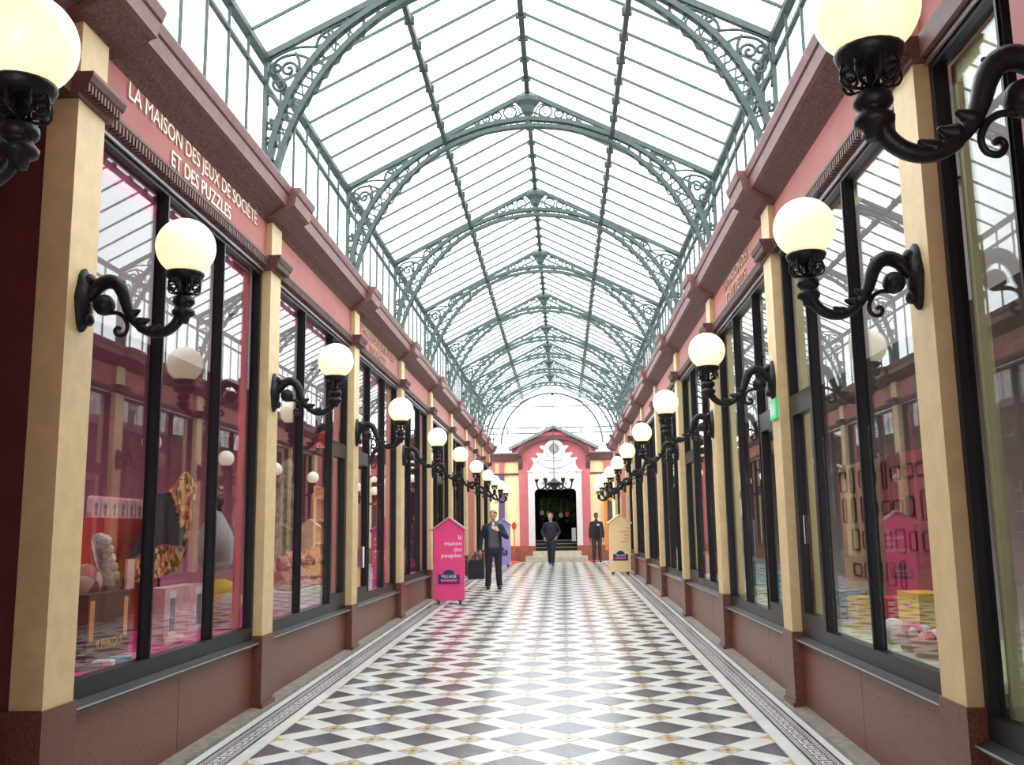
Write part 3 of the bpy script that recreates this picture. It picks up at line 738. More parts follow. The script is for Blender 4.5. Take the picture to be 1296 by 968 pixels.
# white clock cartouche above the portal
def Fo(px, py): q = F(px, py); return (q[0], q[1])
half = [(669,597),(672,593),(675,588),(674.5,584),(673,582.5),(676,580),(680,580),(681,577),(680,575),(683,573.5),(687,574),(688,570),(685,568),(684.5,565),(688,564),(691,565)]
pts = [Fo(*q) for q in half]; pts = [(min(p[0], FC-.02), p[1]) for p in pts]
medz = F(702, 568)[1]; medr = 12.3/FPX*YF
top = [(FC+medr*math.cos(a), medz+medr*math.sin(a)) for a in [PI*(1-k/14) for k in range(1, 14)]]
outl = pts+top+[(2*FC-p[0], p[1]) for p in pts[::-1]]
mb = MB(); mb.prism([(p[0], p[1]) for p in outl], YF-.09, YF); me = mb.mesh('cartouche', 'white_stone'); bm = bmesh.new(); bm.from_mesh(me); bmesh.ops.triangulate(bm, faces=[f for f in bm.faces if len(f.verts) > 4]); bmesh.ops.recalc_face_normals(bm, faces=bm.faces); bm.to_mesh(me); bm.free()
ct = link('cartouche', me, wb)
mb = MB(); mb.tube([(FC+.30*math.cos(t), YF-.10, medz+.30*math.sin(t)) for t in [2*PI*k/28 for k in range(28)]], .045, 8, closed=True); mb.tube([(FC+.22*math.cos(t), YF-.10, medz+.22*math.sin(t)) for t in [2*PI*k/28 for k in range(28)]], .022, 6, closed=True); mb.build('clock_ring', 'white_stone', ct, True)
mb = MB(); mb.prism([(FC+.205*math.cos(t), medz+.205*math.sin(t)) for t in [2*PI*k/24 for k in range(24)]], YF-.10, YF-.085); mb.build('clock_face', 'oculus', ct)
mb = MB(); mb.bar([(FC, YF-.11, medz), (FC+.02, YF-.11, medz+.16)], .008, .018, (0,1,0)); mb.bar([(FC, YF-.11, medz), (FC+.10, YF-.11, medz-.05)], .008, .022, (0,1,0)); mb.build('clock_hands', 'white_stone', ct)
mb = MB()
for sg in (-1, 1):
    def V(dx, dz): return (FC+sg*dx, YF-.11, medz+dz)
    mb.tube([V(*q) for q in ((.12,-.72),(.3,-.68),(.5,-.55),(.62,-.38))], .035, 6)
    for cx_, cz_, r in ((.47,.05,.07),(.62,-.22,.07),(.80,-.40,.065),(.72,-.62,.05)):
        mb.tube([(FC+sg*(cx_+q[0]), YF-.10, medz+cz_+q[2]) for q in spiral(0, 0, r, 1.4, 0, 1, 16)], .02, 5)
    mb.tube([V(*q) for q in ((.34,-.1),(.42,-.3),(.56,-.42),(.68,-.5))], .03, 6); mb.tube([V(*q) for q in ((0,-.42),(.16,-.41),(.34,-.43))], .022, 5)
mb.tube([(FC-.14, YF-.11, medz-.72), (FC+.14, YF-.11, medz-.72)], .035, 6)
mb.build('relief_scrolls', 'white_stone', ct, True)
# dark hall behind the door
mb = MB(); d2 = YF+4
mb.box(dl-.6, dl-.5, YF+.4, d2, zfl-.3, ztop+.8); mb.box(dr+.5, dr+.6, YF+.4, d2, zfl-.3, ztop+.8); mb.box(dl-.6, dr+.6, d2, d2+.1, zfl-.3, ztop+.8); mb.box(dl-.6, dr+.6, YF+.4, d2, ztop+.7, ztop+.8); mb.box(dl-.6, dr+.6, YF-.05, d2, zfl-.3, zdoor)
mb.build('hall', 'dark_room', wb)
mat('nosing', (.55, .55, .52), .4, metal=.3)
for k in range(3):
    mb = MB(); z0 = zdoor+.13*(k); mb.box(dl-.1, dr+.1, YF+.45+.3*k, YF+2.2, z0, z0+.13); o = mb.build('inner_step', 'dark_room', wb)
    mb = MB(); mb.box(dl-.1, dr+.1, YF+.43+.3*k, YF+.47+.3*k, z0+.115, z0+.135); mb.build('nosing', 'nosing', o)
for k, (a, b, z0, z1) in enumerate(((F(675, 700)[0], F(735.7, 700)[0], F(702, 703.3)[1], zdoor), (F(666.5, 705)[0], F(743.5, 705)[0], zfl-.15, F(702, 703.3)[1]))):
    mb = MB(); mb.box(a, b, YF-.42-.42*k, YF+.1, z0 if k == 0 else zf(35)-.15, z1); mb.build('stone_step', 'stone_step', wb)
mat('leaf', (.03, .10, .025), .6, var=.5, scale=12)
mb = MB()
for k in range(260):
    c = Vector((random.uniform(-.7, .7)+FC+.05, YF+1.7+random.uniform(0, .5), random.gauss(2.55, .22))); a = random.uniform(0, 6.28)
    t = Vector((math.cos(a), random.uniform(-.5, .5), math.sin(a)))*.11; w = Vector((-math.sin(a), .3, math.cos(a)))*.035
    mb.add([c-t, c+w, c+t, c-w], [(0,1,2,3)])
pl_ = mb.build('foliage', 'leaf'); tag(pl_, 'dark green foliage hanging inside the portal doorway', 'plant')
for k, (px, py, c) in enumerate(((718, 651, (.6, .08, .03)), (686, 649, (.5, .5, .45)), (694, 650, (.55, .25, .05)), (710, 652, (.45, .3, .1)))):
    mat('lamp_c%d' % k, c, .5)
    p = atY(px, py, YF+1.2); mb = MB(); mb.ball((0,0,0), (.09,.09,.10), 12, 8); mb.tube([(0,0,.09),(0,0,.6)], .006, 4)
    tag(mb.build('paper_lantern', 'lamp_c%d' % k, None, True, p), '%s round lantern hanging in the portal doorway' % ['red', 'pale grey', 'orange', 'ochre'][k], 'lantern', 'lanterns inside the portal')
mat('paper', (.55, .55, .53), .6)
p0, p1 = atY(723.5, 668, YF+.43), atY(729, 685, YF+.43)
mb = MB(); mb.box(p0.x, p1.x, YF+.43, YF+.45, p1.z, p0.z); tag(mb.build('notice', 'paper'), 'pale notice sheet inside portal doorway beside the jamb', 'notice')

# chandelier on a long rod before the portal
CY = 34.1; cc = atY(701.5, 613, CY)
ch = thing('chandelier', 'black iron chandelier with curled arms hanging on a rod before the white portal', 'chandelier', (cc.x, CY, cc.z))
mb = MB(); mb.tube([(0,0,.1),(0,0,6.9-cc.z)], .012, 6); mb.ball((0,0,6.55-cc.z), .06, 10, 8); mb.build('rod', 'iron', ch)
mb = MB(); mb.lathe([(.02,-.2),(.08,-.16),(.14,-.08),(.30,-.02),(.33,.04),(.18,.09),(.10,.16),(.04,.22)], n=14); mb.build('hub', 'iron', ch, True)
mat('globe_small', (.95, .93, .88), .15, emit=.42, ecol=(1, .85, .55))
for k in range(6):
    an = 2*PI*k/6; ca, sa = math.cos(an), math.sin(an)
    mb = MB(); mb.tube([(u*ca, u*sa, z) for u, z in [(p.x, p.z) for p in smooth_pts([(.25,0,0),(.36,0,-.10),(.48,0,-.17),(.58,0,-.12),(.62,0,0),(.63,0,.08)], 4)]], .026, 6)
    mb.tube([(u*ca, u*sa, z) for u, z in [(q[0], q[2]) for q in spiral(.38, .02, .07, 1.3, 0, 1, 14)]], .012, 5)
    arm = mb.build('arm', 'iron', ch, True)
    mb = MB(); mb.lathe([(.03,.06),(.045,.10),(.07,.15),(.09,.19),(.07,.19)], (.63*ca, .63*sa, 0), 12); mb.build('cup', 'iron', arm, True)
    mb = MB(); mb.ball((.63*ca, .63*sa, .32), .14, 18, 12); mb.build('globe', 'globe_small', arm, True)
# bracket lantern by the orange door
p = atY(769, 612, 35.9)
t = thing('lantern_bracket', 'dark multi-arm lantern bracket beside the orange door frame', 'lamp', p)
mb = MB(); mb.tube([(0,.3,-.1),(0,.05,-.1),(0,-.05,.05)], .03, 6); mb.lathe([(.03,-.2),(.1,-.1),(.06,0),(.12,.1),(.05,.15)], n=10); mb.build('bracket', 'iron', t, True)
for k, dx in enumerate((-.32, 0, .3)):
    mb = MB(); mb.tube([(q.x, 0, q.z) for q in smooth_pts([(0,0,-.1),(dx*.6,0,-.2),(dx,0,-.12),(dx,0,.05+.08*k)], 4)], .018, 5); mb.lathe([(.03,0),(.08,.05),(.1,.06)], (dx,0,.05+.08*k), 10); a = mb.build('arm', 'iron', t, True)
    mb = MB(); mb.ball((dx, 0, .22+.08*k), .13, 16, 10); mb.build('globe', 'globe_small', a, True)

# ------------------------------------------------------------------ house-shaped signs
mat('plaque', (.03, .035, .11), .4); mat('white_paint', (.9, .88, .88), .5); mat('rubber', (.03, .03, .03), .6); mat('plaque_pink', (.75, .12, .35), .5)
def sign(label, loc, rz, c, trim, tcol, text, w=.56, h=1.50, peak=.20, sz=.115):
    nm = label.split()[0]
    mat('sign_'+nm, c, .5, var=.05, scale=30); mat('sign_trim_'+nm, trim, .5); mat('sign_text_'+nm, tcol, .5)
    t = thing('house_sign', label, 'sign', loc, rz, 'house-shaped signs in the passage')
    z0 = .07; d = .16
    mb = MB(); mb.prism([(-w/2, z0), (w/2, z0), (w/2, z0+h-peak), (0, z0+h), (-w/2, z0+h-peak)], -d/2, d/2); me = mb.mesh('board', 'sign_'+nm); fixn(me); link('board', me, t)
    for sg in (-1, 1):
        mb = MB(); mb.bar([(0, 0, z0+h+.015), (sg*(w/2+.05), 0, z0+h-peak-.02)], d+.06, .03, (0,1,0)); mb.build('roof_slat', 'sign_trim_'+nm, t)
        for yy in (-.06, .06):
            mb = MB(); mb.tube([(sg*w*.36-.015, yy, .033), (sg*w*.36+.015, yy, .033)], .033, 12); mb.box(sg*w*.36-.03, sg*w*.36+.03, yy-.02, yy+.02, .05, .075); mb.build('castor', 'rubber', t)
    lettering(text, sz, 'sign_text_'+nm, t, (w/2-.035, -d/2-.002, z0+h-.52), (PI/2, 0, 0), align='RIGHT', extrude=.003, line=.95)
    mb = MB(); pts = [(-.2, .30), (.2, .30), (.2, .47), (.11, .47)]+[(.11*math.cos(a), .47+.09*math.sin(a)) for a in [PI*k/10 for k in range(1, 10)]]+[(-.11, .47), (-.2, .47)]
    mb.prism([(p[0], p[1]+z0) for p in pts], -d/2-.012, -d/2); pq = mb.build('plaque', 'plaque', t)
    lettering('VILLAGE', .075, 'white_paint', pq, (0, -d/2-.014, z0+.435), (PI/2, 0, 0), extrude=.002)
    mb = MB(); mb.box(-.15, .15, -d/2-.015, -d/2-.012, z0+.345, z0+.385); mb.build('plaque_band', 'plaque_pink', pq)
    return t
def onfloor(px, py):
    d = ray(px, py); Y = 10
    for _ in range(60): Y = (CAMZ-zf(Y))/(-d[2]/d[1])
    return Vector((d[0]/d[1]*Y, Y, zf(Y)))
p = onfloor(569, 764.5); sign('pink house-shaped sign on castors with white lettering', p, 0, (.85, .06, .24), (.45, .25, .28), (.95, .85, .85), 'la\nmaison\ndes\npoupées')
p = onfloor(785.5, 727); sign('yellow house-shaped sign with orange lettering by green-trimmed windows', p, .12, (.95, .68, .37), (.82, .56, .36), (.72, .30, .10), 'la\nmaison\ndes\ntout\npetits', sz=.095)
p = onfloor(635.5, 717); sign('violet house-shaped sign standing behind the grey-haired man', p, -.1, (.40, .36, .72), (.22, .20, .35), (.9, .9, .95), 'la\nmaison\ndes')
# red stands near the portal steps
mat('red_stand', (.75, .06, .035), .4)
for px, py, lab in ((-1.79, 35.45, 'beside the violet house sign'), (1.125, 35.5, 'beside the standing guard')):
    p = (px, py, zf(py)); t = thing('post_stand', 'red post with round base '+lab, 'post', p, group='red posts before the portal')
    mb = MB(); mb.lathe([(.2,0),(.2,.025),(.15,.04),(.04,.06)], n=20); mb.build('base', 'red_stand', t, True)
    mb = MB(); mb.tube([(0,0,.05),(0,0,1.2)], .022, 8); mb.build('pole', 'red_stand', t, True)
    mb = MB(); mb.prism([(.085*math.cos(a), 1.32+.15*math.sin(a)) for a in [2*PI*k/18 for k in range(18)]], -.02, .02); mb.build('paddle', 'red_stand', t)
# exit sign and door notice on the right
mat('exit_green', (.05, .55, .22), .4, emit=.35)
t = thing('exit_sign', 'small green exit pictogram sign on cream pilaster', 'sign', (X(1, -.012), 8.27, 2.625))
mb = MB(); mb.box(-.012, .012, -.115, .115, -.085, .085); mb.build('panel', 'exit_green', t)
mb = MB(); x = -.0135
mb.ball((x, -.035, .045), (.002, .014, .014), 8, 6); mb.box(x-.001, x+.001, -.05, -.005, -.01, .03); mb.box(x-.001, x+.001, -.06, -.03, -.06, -.01); mb.box(x-.001, x+.001, -.02, .01, -.05, -.01); mb.box(x-.001, x+.001, .03, .085, -.06, .055); mb.build('pictogram', 'white_paint', t)
p = atX(1016, 670, X(1, .12)); mb = MB(); mb.box(0, .003, -.075, .075, -.115, .115); o = mb.build('door_notice', 'white_paint', None, False, (X(1, .115), p.y, p.z)); tag(o, 'white notice sheet stuck on green-trimmed shop door glass', 'notice')
mb = MB(); mb.box(-.001, 0, -.03, .03, -.02, .05); mb.build('print', 'shop_dark', o)
p = atX(460, 705, X(-1, .12)); mb = MB(); mb.box(-.003, 0, -.075, .075, -.14, .14); o = mb.build('door_notice', 'white_paint', None, False, (X(-1, .113), p.y, p.z)); tag(o, 'white notice sheet stuck on pink-trimmed shop door glass', 'notice')

# ------------------------------------------------------------------ goods in the shop windows
def floorz(s, i): return ZB[s][i]+.056
def good(name, label, cat, mb, m, loc, rz=0, smooth=False, group=None):
    o = mb.build(name, m, None, smooth, loc); o.rotation_euler = (0, 0, rz); return tag(o, label, cat, group)
def voro(name, cols, scale):
    m = bpy.data.materials.new(name); m.use_nodes = True; n = m.node_tree.nodes; L = m.node_tree.links
    tc = n.new('ShaderNodeTexCoord'); vo = n.new('ShaderNodeTexVoronoi'); vo.inputs['Scale'].default_value = scale; L.new(tc.outputs['Object'], vo.inputs['Vector'])
    sx = n.new('ShaderNodeSeparateColor'); L.new(vo.outputs['Color'], sx.inputs['Color'])
    rp = n.new('ShaderNodeValToRGB'); rp.color_ramp.interpolation = 'CONSTANT'
    while len(rp.color_ramp.elements) < len(cols): rp.color_ramp.elements.new(.5)
    for i, c in enumerate(cols): rp.color_ramp.elements[i].position = i/len(cols); rp.color_ramp.elements[i].color = (*c, 1)
    L.new(sx.outputs['Red'], rp.inputs['Fac']); L.new(rp.outputs['Color'], n['Principled BSDF'].inputs['Base Color']); n['Principled BSDF'].inputs['Roughness'].default_value = .7
    MATS[name] = m
voro('floral', [(.6,.12,.03),(.75,.35,.12),(.10,.03,.02),(.8,.55,.25),(.35,.05,.03)], 22)
mat('red_cloth', (.48, .022, .02), .7, var=.12, scale=4); mat('brown_box', (.10, .055, .03), .45, var=.2, scale=6); mat('gold', (.75, .45, .10), .4, metal=.5)
mat('grey_fur', (.48, .43, .38), .9, var=.3, scale=45, bump=.6); mat('black_cloth', (.02, .018, .025), .8); mat('grey_sack', (.50, .50, .50), .7, var=.08, scale=6)
mat('yellow_plush', (.75, .55, .04), .9, var=.1, scale=20); mat('card_pink', (.72, .38, .42), .6, var=.15, scale=12); mat('card_white', (.75, .73, .72), .5); mat('card_grey', (.20, .18, .20), .4)
voro('stripe_cushion', [(.35,.10,.08),(.55,.35,.25),(.22,.06,.08),(.45,.22,.12)], 9)
mat('plush_pink', (.72, .34, .30), .9, var=.15, scale=25, bump=.3); mat('plush_orange', (.75, .27, .14), .9, var=.15, scale=25, bump=.3); mat('stone_cloth', (.46, .38, .28), .9, scale=14, color2=(.22, .17, .12))
mat('white_box', (.70, .70, .68), .5); mat('orange_board', (.72, .30, .13), .6); mat('purple_cloth', (.25, .10, .35), .7); mat('toy_blue', (.12, .35, .5), .5); mat('toy_red', (.65, .05, .06), .5); mat('toy_yellow', (.85, .58, .05), .5); mat('tan', (.55, .36, .18), .6); mat('skin_toy', (.8, .55, .42), .7)
# --- first pink-trimmed bay
fz = floorz(-1, 0)
xw = lambda d: X(-1, d)
a, b = atX(108, 690, xw(1.1)), atX(196, 690, xw(1.1))
mb = MB(); mb.box(-.03, .03, 0, b.y-a.y, fz, atX(120, 655, xw(1.1)).z); good('display_board', 'tall red cloth-covered display board behind the games', 'board', mb, 'red_cloth', (xw(1.1), a.y, 0))
zc = atX(120, 655, xw(1.1)).z
card = MB(); card.prism([(-.07, 0), (.07, 0), (.07, .15), (.035, .17), (0, .15), (-.035, .17), (-.07, .15)], -.02, .02, 'x'); cme = card.mesh('picture_card', 'card_pink'); motif = MB(); motif.ball((.022, 0, .09), (.003, .028, .028), 8, 6); motif.box(.02, .023, -.012, .012, .02, .06); mme = motif.mesh('motif', 'card_grey')
for k in range(8):
    o = link('picture_card', cme, None, (xw(1.1), a.y+.1+k*.155, zc)); tag(o, 'pink picture card standing along the red board top', 'card', 'cards along the red board'); link('motif', mme, o)
p = atX(130, 775, xw(.52))
t = thing('game_box', 'brown game box with gold title by the pink-trimmed glass', 'box', (xw(.52), p.y, fz))
mb = MB(); mb.box(-.05, .05, -.30, .30, 0, .42); mb.build('box', 'brown_box', t); lettering('KIRIKOU', .09, 'gold', t, (.052, 0, .09), (PI/2, 0, PI/2), extrude=.002)
mb = MB(); mb.box(.05, .053, -.28, -.22, .12, .38); mb.box(.05, .053, .2, .26, .12, .38); mb.build('ribbon', 'orange_board', t)
p = atX(133, 712, xw(.82)); t = thing('plush_toy', 'grey woolly bolster toy leaning on a striped cushion', 'toy', (xw(.82), p.y, p.z-.16))
mb = MB(); mb.capsule((0,-.10,.32), .06, (0,.10,.0), .075, 12)
for k in range(6): mb.ball((.02, -.1+.04*k, .32-.064*k), (.075,.05,.05), 10, 6)
mb.build('body', 'grey_fur', t, True); mb = MB(); mb.ball((-.03,-.22,.02), (.10,.16,.14), 14, 10); mb.build('cushion', 'stripe_cushion', t, True)
mb = MB(); mb.box(-.12, .1, -.3, .22, fz-(p.z-.16), -.08); mb.build('stand', 'brown_box', t)
for px, py, m_, lab in ((113, 822, 'card_grey', 'dark card packet lying at the glass'), (132, 817, 'card_white', 'cream card packet propped at the glass'), (148, 810, 'toy_blue', 'blue packet lying at the glass'), (163, 803, 'card_pink', 'pink packet lying at the glass')):
    p = atX(px, py, xw(.3)); mb = MB(); mb.box(-.06, .06, -.07, .07, 0, .025); mb.box(-.045, .045, -.05, .05, .025, .03); good('card_packet', lab, 'packet', mb, m_, (xw(.3), p.y, fz), random.uniform(-.5, .5), group='packets on the pink display floor')
mb = MB(); p = atX(164, 728, xw(.68)); mb.box(-.01, .01, -.06, .06, 0, .22); mb.tube([(0,0,0),(0,0,-(p.z-.1-fz))], .008, 6); good('price_card', 'white price card with star print on a thin stem', 'card', mb, 'card_pink', (xw(.68), p.y, p.z-.1))
# kite with flowered band
p = atX(203, 685, xw(.85)); t = thing('paper_kite', 'black kite with flowered border in the pink-trimmed window', 'kite', (xw(.85), p.y, p.z))
mb = MB(); mb.prism([(-.55, -.12), (-.05, .40), (.12, .42), (.52, -.05), (.0, -.02)], -.015, .015, 'x'); mb.build('sail', 'black_cloth', t)
mb = MB(); mb.prism([(-.58, -.15), (0, -.04), (.55, -.07), (.40, -.25), (0, -.30), (-.45, -.32)], -.02, .02, 'x'); mb.prism([(.15, .42), (.5, .62), (.72, .5), (.62, .1), (.53, -.02)], -.02, .02, 'x'); mb.build('border', 'floral', t)
mb = MB(); mb.tube([(0,0,-.1),(0,0,fz-p.z)], .012, 6); mb.build('stand', 'frame', t)
# sack
p = atX(272, 700, xw(.6)); t = thing('cloth_sack', 'grey teardrop cloth sack tied with black neck above yellow plush', 'bag', (xw(.6), p.y, max(p.z, fz+.43+.28)))
mb = MB(); mb.lathe([(.02,-.27),(.17,-.24),(.26,-.13),(.27,0),(.22,.12),(.12,.24),(.05,.32)], n=20, sx=.6); mb.build('bag', 'grey_sack', t, True)
mb = MB(); mb.lathe([(.055,.30),(.04,.34),(.075,.40),(.05,.43)], n=14); mb.build('neck', 'black_cloth', t, True); mb = MB(); mb.box(.155, .165, .05, .13, -.12, .02); mb.build('print', 'black_cloth', t)
p = atX(276, 760, xw(.55)); t = thing('plush_toy', 'large yellow rounded plush with one big eye below grey sack', 'toy', (xw(.55), p.y, fz))
mb = MB(); mb.ball((0,0,.205), (.20,.30,.20), 18, 12); mb.build('body', 'yellow_plush', t, True); mb = MB(); mb.ball((.14,-.17,.20), (.08,.08,.09), 12, 8); e_ = mb.build('eye', 'card_white', t, True); mb = MB(); mb.ball((.21,-.19,.20), (.02,.03,.04), 10, 6); mb.build('pupil', 'black_cloth', e_, True)
p = atX(222, 770, xw(.5)); t = thing('game_box', 'pink game box with two grey panels beside yellow plush', 'box', (xw(.5), p.y, fz))
mb = MB(); mb.box(-.08, .08, -.40, .36, 0, .40); mb.build('box', 'card_pink', t)
for q in (-.33, .2):
    mb = MB(); mb.box(.08, .085, q, q+.13, .04, .38); pn = mb.build('panel', 'card_white', t); mb = MB(); mb.box(.085, .088, q+.015, q+.115, .08, .32); mb.build('screen', 'card_grey', pn)
mb = MB(); mb.capsule((0,-.14,.03), .03, (0,.14,.03), .03, 8); p = atX(220, 800, xw(.32)); good('toy_roll', 'small bright pink roll lying before the pink game box', 'toy', mb, 'card_pink', (xw(.32), p.y, fz), 0, True)
# --- second pink-trimmed bay
fz1 = floorz(-1, 1)
p = atX(362, 665, xw(.92)); t = thing('costume_stand', 'beige draped costume figure on a stand behind the plush row', 'mannequin', (xw(.92), p.y, fz1))
mb = MB()
mb.lathe([(.16,.35),(.20,.5),(.19,.75),(.15,1.0),(.18,1.15),(.20,1.28),(.12,1.42),(.06,1.48),(.09,1.56),(.10,1.66),(.06,1.75)], n=18, sx=.8)
for sg in (-1, 1): mb.capsule((0,sg*.19,1.28), .065, (.06,sg*.26,.95), .05, 8); mb.capsule((.06,sg*.26,.95), .05, (.16,sg*.10,.85), .04, 8)
mb.build('garment', 'stone_cloth', t, True); mb = MB(); mb.tube([(0,0,0),(0,0,.4)], .02, 8); mb.lathe([(.16,0),(.16,.02)], n=16); mb.build('pole', 'frame', t)
b0, b1 = atX(347, 760, xw(.42)), atX(436, 745, xw(.42))
mb = MB(); mb.box(-.16, .16, 0, b1.y-b0.y, 0, .20); good('display_plinth', 'long low white display plinth under the plush dolls', 'plinth', mb, 'white_box', (xw(.42), b0.y, fz1))
doll = MB(); doll.ball((0,0,.10), (.085,.085,.10), 12, 8); doll.ball((0,0,.24), (.075,.075,.075), 12, 8)
for sg in (-1, 1): doll.capsule((.03,sg*.06,.14), .03, (.10,sg*.08,.09), .026, 6); doll.capsule((.04,sg*.05,.04), .035, (.11,sg*.06,.035), .033, 6); doll.ball((-.01,sg*.06,.30), .028, 8, 6)
dm = {m_: doll.mesh('plush_doll', m_, True) for m_ in ('plush_pink', 'plush_orange')}
mzl = MB(); mzl.ball((.065,0,.225), (.03,.035,.026), 8, 6); mz = mzl.mesh('muzzle', 'skin_toy', True)
for k, (px, m_) in enumerate(((357,'plush_pink'),(366,'plush_pink'),(375,'plush_pink'),(384.5,'plush_orange'),(392,'plush_orange'),(399,'plush_orange'),(405.5,'plush_orange'))):
    q = atX(px, 735, xw(.42)); o = link('plush_doll', dm[m_], None, (xw(.42), q.y, fz1+.20), (0, 0, random.uniform(-.3, .2)), (1.0, 1.0, 1.15+.12*(k % 3))); link('muzzle', mz, o)
    tag(o, ('pink' if 'pink' in m_ else 'orange')+' plush doll sitting on the long white plinth', 'toy', 'plush dolls on the white plinth')
q0, q1 = atX(398, 660, xw(1.3)), atX(434, 660, xw(1.3))
t = thing('shelf_unit', 'orange shelf board behind the far plush dolls', 'shelf', (xw(1.3), q0.y, fz1))
mb = MB(); mb.box(-.02, .02, 0, q1.y-q0.y, -.3, 1.55); mb.build('back', 'orange_board', t)
for k in range(4): mb = MB(); mb.box(.02, .14, 0, q1.y-q0.y, .3+.35*k, .33+.35*k); mb.build('shelf', 'tan', t)
mb = MB(); mb.ball((0,0,.045), (.045,.22,.045), 12, 8); good('folded_cloth', 'purple folded cloth on the orange shelf', 'cloth', mb, 'purple_cloth', (xw(1.215), q1.y-.5, fz1+.33+.35), 0, True)
# --- third and fourth pink-trimmed bays: heaps of toys
fz2 = floorz(-1, 2)
mb = MB(); mb.lathe([(.02,.0),(.14,-.04),(.17,-.2),(.15,-.22)], n=16); mb.tube([(0,0,0),(0,0,.6)], .006, 4); good('pendant_shade', 'bright red pendant lampshade hanging behind the shop door', 'lamp', mb, 'toy_red', (xw(.6), 12.7, 3.0), 0, True)
tm = ['toy_red', 'tan', 'toy_yellow', 'plush_pink', 'toy_blue', 'stone_cloth']
tn = {'toy_red': 'red', 'tan': 'tan', 'toy_yellow': 'yellow', 'plush_pink': 'pink', 'toy_blue': 'blue', 'stone_cloth': 'beige'}
bxm = {}
for m_ in tm:
    q = MB(); q.box(-.10, .10, -.13, .13, 0, .28); q.box(.10, .104, -.11, .11, .03, .25); bxm[m_] = q.mesh('toy_box', m_)
lidq = MB(); lidq.box(.104, .106, -.07, .07, .10, .20); lid_me = lidq.mesh('box_print', 'card_white')
for k in range(6):
    m_ = tm[k % 6]; o = link('toy_box', bxm[m_], None, (xw(.45+.22*(k % 2)), 13.5+.28*k, fz2), (0, 0, random.uniform(-.15, .15))); link('box_print', lid_me, o)
    tag(o, tn[m_]+' toy box standing on the third pink display floor', 'box', 'toy boxes in the third pink-trimmed bay')
fz3 = floorz(-1, 3)
for k in range(7):
    m_ = tm[(k*2+3) % 6]; o = link('toy_box', bxm[m_], None, (xw(.45+.2*(k % 2)), 15.9+.35*k, fz3), (0, 0, random.uniform(-.3, .3)), (1, 1, 1.5)); link('box_print', lid_me, o)
    tag(o, tn[m_]+' tall toy box standing on the fourth pink display floor', 'box', 'toy boxes in the fourth pink-trimmed bay')
# --- first green-trimmed bay: patterned screen and toys
g0 = floorz(1, 0); xg = lambda d: X(1, d)
mat('screen_tan', (.50, .33, .20), .5, var=.15, scale=4); mat('screen_pink', (.42, .10, .13), .5, var=.1, scale=4); mat('screen_line', (.07, .03, .025), .4)
t = thing('patterned_screen', 'tall room screen patterned with rounded rectangles behind toys', 'screen', (xg(.8), 6.95, g0))
for k, m_ in enumerate(('screen_pink', 'screen_tan')):
    mb = MB(); mb.box(-.015, .015, .05+k*1.15, 1.17+k*1.15, 0, 1.35); pn = mb.build('screen_panel', m_, t)
    for i in range(4):
        for j in range(5):
            if random.random() < .12: continue
            w_, h_ = random.choice(((.10, .09), (.11, .05), (.05, .11), (.07, .07))); cy_, cz_ = .05+k*1.15+.15+i*.275, .14+j*.265
            q = MB(); pts = []
            for cx2, cz2, a0 in ((w_-.03, h_-.03, 0), (-w_+.03, h_-.03, 90), (-w_+.03, -h_+.03, 180), (w_-.03, -h_+.03, 270)):
                for e2 in (0, 30, 60, 90): aa = math.radians(a0+e2); pts.append((-.02, cy_+cx2+.03*math.cos(aa), cz_+cz2+.03*math.sin(aa)))
            q.tube(pts, .011, 4, closed=True); q.build('outline_ring', 'screen_line', pn)
items_r = [(1169, 776, .56, 'toy_yellow', (.10,.2,.34), 'yellow toy crate with handle slot by the green-trimmed glass'), (1131, 778, .50, 'toy_red', (.1,.17,.28), 'red toy crate behind white fluffy ball'), (1095, 785, .5, 'toy_yellow', (.09,.13,.24), 'small yellow toy box beside door pane'), (1074, 780, .60, 'toy_blue', (.09,.13,.24), 'blue toy box behind the small yellow box')]
for px, py, d_, m_, (sx_, sy_, sz_), lab in items_r:
    p = atX(px, py, xg(d_)); t = thing('toy_crate', lab, 'box', (xg(d_), p.y, g0)); mb = MB(); mb.box(-sx_, sx_, -sy_, sy_, 0, sz_); mb.build('crate', m_, t); mb = MB(); mb.box(-sx_-.004, -sx_, -.05, .05, sz_*.7, sz_*.82); mb.box(-sx_-.004, -sx_, -sy_*.8, sy_*.8, sz_*.1, sz_*.45); mb.build('crate_print', 'card_pink', t)
p = atX(1131, 797, xg(.36)); mb = MB(); mb.ball((0,0,.085), .085, 16, 10); mb.ball((-.07,-.03,.10), .02, 8, 6); mb.ball((-.07,.04,.10), .02, 8, 6); good('fluffy_ball', 'white fluffy ball toy by green-trimmed glass', 'toy', mb, 'card_white', (xg(.36), p.y, g0), 0, True)
for k, (px, d_) in enumerate(((1158, .34), (1176, .32))):
    p = atX(px, 805, xg(d_)); t = thing('toy_basket', ['wicker basket of pink toys beside the white fluffy ball', 'wicker basket of pink toys below the yellow crate'][k], 'basket', (xg(d_), p.y, g0))
    mb = MB(); mb.lathe([(.08,0),(.11,.10),(.115,.11),(.10,.11),(.075,.02)], n=16); mb.build('basket', 'tan', t, True)
    for j in range(6):
        mb = MB(); mb.ball((random.uniform(-.06,.06), random.uniform(-.06,.06), .12+.02*random.random()), .038, 8, 6); mb.build('toy', ['plush_pink', 'toy_red', 'card_white'][j % 3], t, True)
mat('poster_red', (.60, .05, .05), .6)
p = atX(1032, 700, xg(.7)); t = thing('shop_poster', 'red and pink poster panel standing behind the shop door', 'poster', (xg(.7), p.y, g0))
